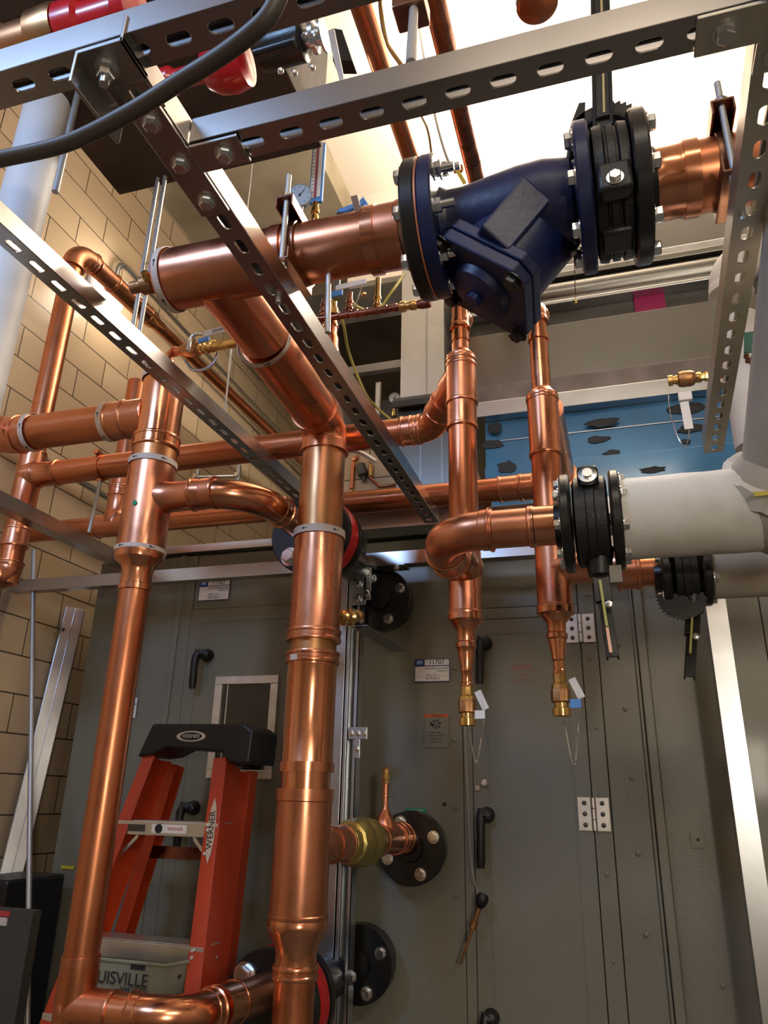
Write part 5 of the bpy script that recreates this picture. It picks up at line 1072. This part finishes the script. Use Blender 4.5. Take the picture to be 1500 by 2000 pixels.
# ------------------------------------------------------------------ step ladder with tray
ld_ = T('step_ladder', 'orange fibreglass step ladder with black top cap standing by the unit', 'ladder', (-1.1, 1.6, 0))
tl = P(300, 1475, y=1.90); tr_ = P(455, 1490, y=1.90); bl_ = P(105, 1990, y=1.72); br_ = P(400, 1990, y=1.72)
def ext(a, b): d = (b-a); return a+d*((a.z)/-d.z)
ftl, ftr = ext(tl, bl_), ext(tr_, br_); tz = P(380, 1430, y=1.9).z
def rail(a, b, nm, m='fibre', wdt=.036, dep=.085, side=1, parent=ld_):
    u = (b-a).normalized(); L = (b-a).length; sx = (X_-u*u.x).normalized(); sy = u.cross(sx)
    mb = MB(); c = (a+b)/2
    mb.box(c, (L, .004, dep), (u, sx, sy)); mb.box(c+sx*side*wdt/2+sy*(dep/2), (L, wdt, .004), (u, sx, sy)); mb.box(c+sx*side*wdt/2-sy*(dep/2), (L, wdt, .004), (u, sx, sy)); 
    return mb.build(nm, m, parent, smooth=False, bevel=.0012)
rl = rail(tl, ftl, 'front_rail', side=1); rr_ = rail(tr_, ftr, 'front_rail', side=-1)
ra = tl+V((.0, .09, -.02)); rb_ = tr_+V((.02, .09, -.02))
rail(ra, ext(ra, P(208, 1900, y=2.02)), 'rear_rail', dep=.045); rail(rb_, ext(rb_, P(440, 1990, y=2.02)), 'rear_rail', dep=.045, side=-1)
def at(a, b, z): t = (a.z-z)/(a.z-b.z); return a+(b-a)*t
capw = (tr_-tl)
mb = MB(); zc0 = tl.z-.03; za_ = P(300, 1416, y=1.88).z
c_l = P(272, 1475, y=1.85); c_r = P(492, 1500, y=1.85)
pts = [V((c_l.x, 1.84, c_l.z-.005)), V((c_l.x+.035, 1.84, za_)), V((c_r.x-.03, 1.84, za_-.002)), V((c_r.x, 1.84, za_-.02)), V((c_r.x-.005, 1.84, c_r.z+.01)), V((c_r.x-.06, 1.84, c_r.z+.012)), V((c_r.x-.09, 1.84, c_r.z+.04)), V((c_l.x+.09, 1.84, c_l.z+.02)), V((c_l.x+.045, 1.84, c_l.z+.0))]
mb.prism(pts, (0, .16, 0)); mb.build('top_cap', 'blackpl', ld_, smooth=False, bevel=.006)
lg_ = MB().lathe(V((0, 0, 0)), (0, -1, 0), [(0, .022), (.0015, .022)], 32); q = P(373, 1438, y=1.838)
for v__ in lg_.bm.verts: v__.co = V((v__.co.x*2.0+q.x, v__.co.y+1.8395, v__.co.z*.62+q.z))
lo_ = lg_.build('cap_logo', 'alu', ld_)
lg_ = MB().lathe(V((0, 0, 0)), (0, -1, 0), [(0, .0195), (.002, .0195)], 32)
for v__ in lg_.bm.verts: v__.co = V((v__.co.x*1.7+q.x, v__.co.y+1.8393, v__.co.z*.55+q.z))
l2 = lg_.build('logo_field', 'ink', lo_); text('WERNER', lo_, (q.x, 1.8365, q.z), X_, Z_, .0135, 'alu', ext=.0003)
for i, (py, hh) in enumerate(((1618, .033), (1845, .036), (1990, .04))):
    z = P(300, py, y=1.8).z; a = at(tl, ftl, z); b = at(tr_, ftr, z); u = (b-a).normalized()
    st_ = MB(); st_.box((a+b)/2+V((0, -.042, 0)), ((b-a).length, .004, hh), (u, Y_, Z_)); st_.box((a+b)/2+V((0, .0, hh/2)), ((b-a).length, .07, .003), (u, Y_, Z_)); s_o = st_.build('step', 'alu', ld_, smooth=False, bevel=.001)
    for s__, pnt in ((1, a), (-1, b)): MB().box(pnt+u*s__*.045+V((0, -.040, -hh/2-.022)), (.06, .003, .012), (u*s__+V((0, 0, 1)), Y_, u.cross(Y_)*1)).build('brace', 'alu', s_o, smooth=False) if i == 0 else None
    if i == 0:
        m_ = (a+b)/2+V((0, -.0445, 0)); o = MB().box(m_+u*.01, (.10, .0006, hh*.6), (u, Y_, Z_)).build('step_label', 'white', s_o, smooth=False); text('WERNER', s_o, m_+u*.028+V((0, -.0006, 0)), u, Z_, .011, 'redink')
        MB().lathe(m_-u*.02, (0, -1, 0), [(0, .011), (.0008, .011)], 20).build('round_label', 'ink', s_o); MB().box(m_-u*.085, (.05, .0006, hh*.5), (u, Y_, Z_)).build('grime', 'ductdark', s_o, smooth=False)
z = P(300, 1665, y=2.0).z; MB().box((P(335, 1665, y=2.03).x, 2.03, z), (.21, .02, .032)).build('rear_brace', 'browncop', ld_, smooth=False)
# rail logo
a = at(tr_, ftr, P(440, 1570, y=1.9).z); b = at(tr_, ftr, P(425, 1695, y=1.85).z); u = (a-b).normalized(); sx = (X_-u*u.x).normalized(); nn = sx.cross(u); 
if nn.y > 0: nn = -nn
m_ = (a+b)/2+nn*.046-X_*.016
pts = [m_+u*(t*(a-b).length/2)+sx*(.012*(1-abs(t))**.45*s) for t, s in [(-1, 1), (-.7, 1), (-.3, 1), (.3, 1), (.7, 1), (1, 1), (.7, -1), (.3, -1), (-.3, -1), (-.7, -1)]]
lg_ = MB().prism(pts, nn*.001).build('rail_logo', 'tape', rr_, smooth=False); text('WERNER', lg_, m_+nn*.0016, u, -sx, .023, 'ink')
for py in (1621, 1632, 1676, 1850, 1862): 
    a = at(tr_, ftr, P(420, py, y=1.85).z); MB().lathe(a+nn*.045-X_*.026, nn, [(0, .005), (.003, .004)], 10).build('rail_rivet', 'alu', rr_)
# tray box resting on the step
ty = T('ladder_tray', 'grey plastic tray lettered LOUISVILLE hanging on the orange ladder', 'tray', P(290, 1915, y=1.70))
ta = P(172, 1868, y=1.66); tb = P(328, 1888, y=1.66); tc_ = P(165, 1938, y=1.66); td_ = P(312, 1960, y=1.66)
zt_ = (ta.z+tb.z)/2; zb2 = (tc_.z+td_.z)/2; xl_ = ta.x-.05; xr_ = tb.x-.002; dp = .12
mb = MB(); f0 = [V((xl_, 1.66, zt_)), V((xr_, 1.66, zt_)), V((xr_-.01, 1.665, zb2)), V((xl_+.01, 1.665, zb2))]; e_ = V((.055, dp, 0))
th_ = .003
mb.prism(f0, (0, th_, 0)); mb.prism([f0[1], f0[1]+e_, f0[2]+e_*.9, f0[2]], (-th_, 0, 0)); mb.prism([f0[3], f0[2], f0[2]+e_*.9, f0[3]+V((0, dp*.9, 0))], (0, 0, th_)); mb.prism([f0[0]+V((0, dp, 0)), f0[1]+e_, f0[2]+e_*.9, f0[3]+V((0, dp*.9, 0))], (0, th_, 0))
bx_ = mb.build('tray_box', 'tray', ty, smooth=False, bevel=.001)
MB().tube([f0[0]+V((0, -.002, 0)), f0[1]+V((0, -.002, 0)), f0[1]+e_], .004, 8).build('tray_rim', 'tray', ty)
cx0 = P(252, 1914, y=1.655); text('LOUISVILLE', ty, V((P(291, 1905, y=1.66).x, 1.6585, P(235, 1912, y=1.66).z)), X_, Z_, .035, 'ink', align='RIGHT')
text('300 LB', ty, V((P(252, 1936, y=1.66).x, 1.6595, P(252, 1936, y=1.66).z)), X_, Z_, .018, 'ink'); text('RATED', ty, V((P(275, 1934, y=1.66).x, 1.6595, P(275, 1934, y=1.66).z)), X_, Z_, .010, 'ink')
MB().box(V((P(270, 1888, y=1.66).x, 1.6585, P(270, 1889, y=1.66).z)), (.036, .002, .009)).build('grip_slot', 'ink', ty, smooth=False)
mb = MB()
for i in range(3):
    for j in range(2):
        q = f0[1]+e_*(.25+.25*i)+V((.002, 0, -.025-.035*j)); mb.lathe(q, V((1, -.45, 0)), [(0, .004), (.001, .004)], 10)
mb.build('drain_hole', 'ink', ty, smooth=False)
# hanging tool on the unit door
tk = T('chain_pull_tool', 'small black-handled tool hanging on a thin cord before the grey door', 'tool', P(930, 1800, y=2.15))
qa = P(940, 1762, y=2.14); qb = P(898, 1888, y=2.14); u = (qb-qa).normalized()
MB().lathe(qa-u*.02, u, [(0, .012), (.01, .017), (.025, .014), (.035, .007)], 12).build('grip', 'blackpl', tk); MB().lathe(qa+u*.015, u, [(0, .006), (.03, .006), (.032, .010), (.05, .010), (.052, .0045), ((qb-qa).length-.02, .0035)], 10).build('shaft', 'bronze', tk)
MB().tube(catmull([P(907, 1410, y=2.16), P(912, 1520, y=2.16), P(921, 1690, y=2.16), qa]), .0012, 6).build('cord', 'galv', tk)
# clutter at lower left by the wall
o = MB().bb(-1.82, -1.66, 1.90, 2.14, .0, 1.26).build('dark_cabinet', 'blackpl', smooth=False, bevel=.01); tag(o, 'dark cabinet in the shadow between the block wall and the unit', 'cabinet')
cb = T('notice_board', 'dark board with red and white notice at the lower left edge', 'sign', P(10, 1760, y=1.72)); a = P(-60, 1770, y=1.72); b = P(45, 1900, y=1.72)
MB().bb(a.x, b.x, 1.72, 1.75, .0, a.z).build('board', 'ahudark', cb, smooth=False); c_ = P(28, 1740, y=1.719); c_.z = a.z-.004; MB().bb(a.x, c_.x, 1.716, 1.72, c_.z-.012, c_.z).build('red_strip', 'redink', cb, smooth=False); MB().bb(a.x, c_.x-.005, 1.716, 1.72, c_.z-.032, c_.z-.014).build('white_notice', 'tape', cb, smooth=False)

# clean the helper property used while building
for o in bpy.data.objects:
    if '_o' in o: del o['_o']
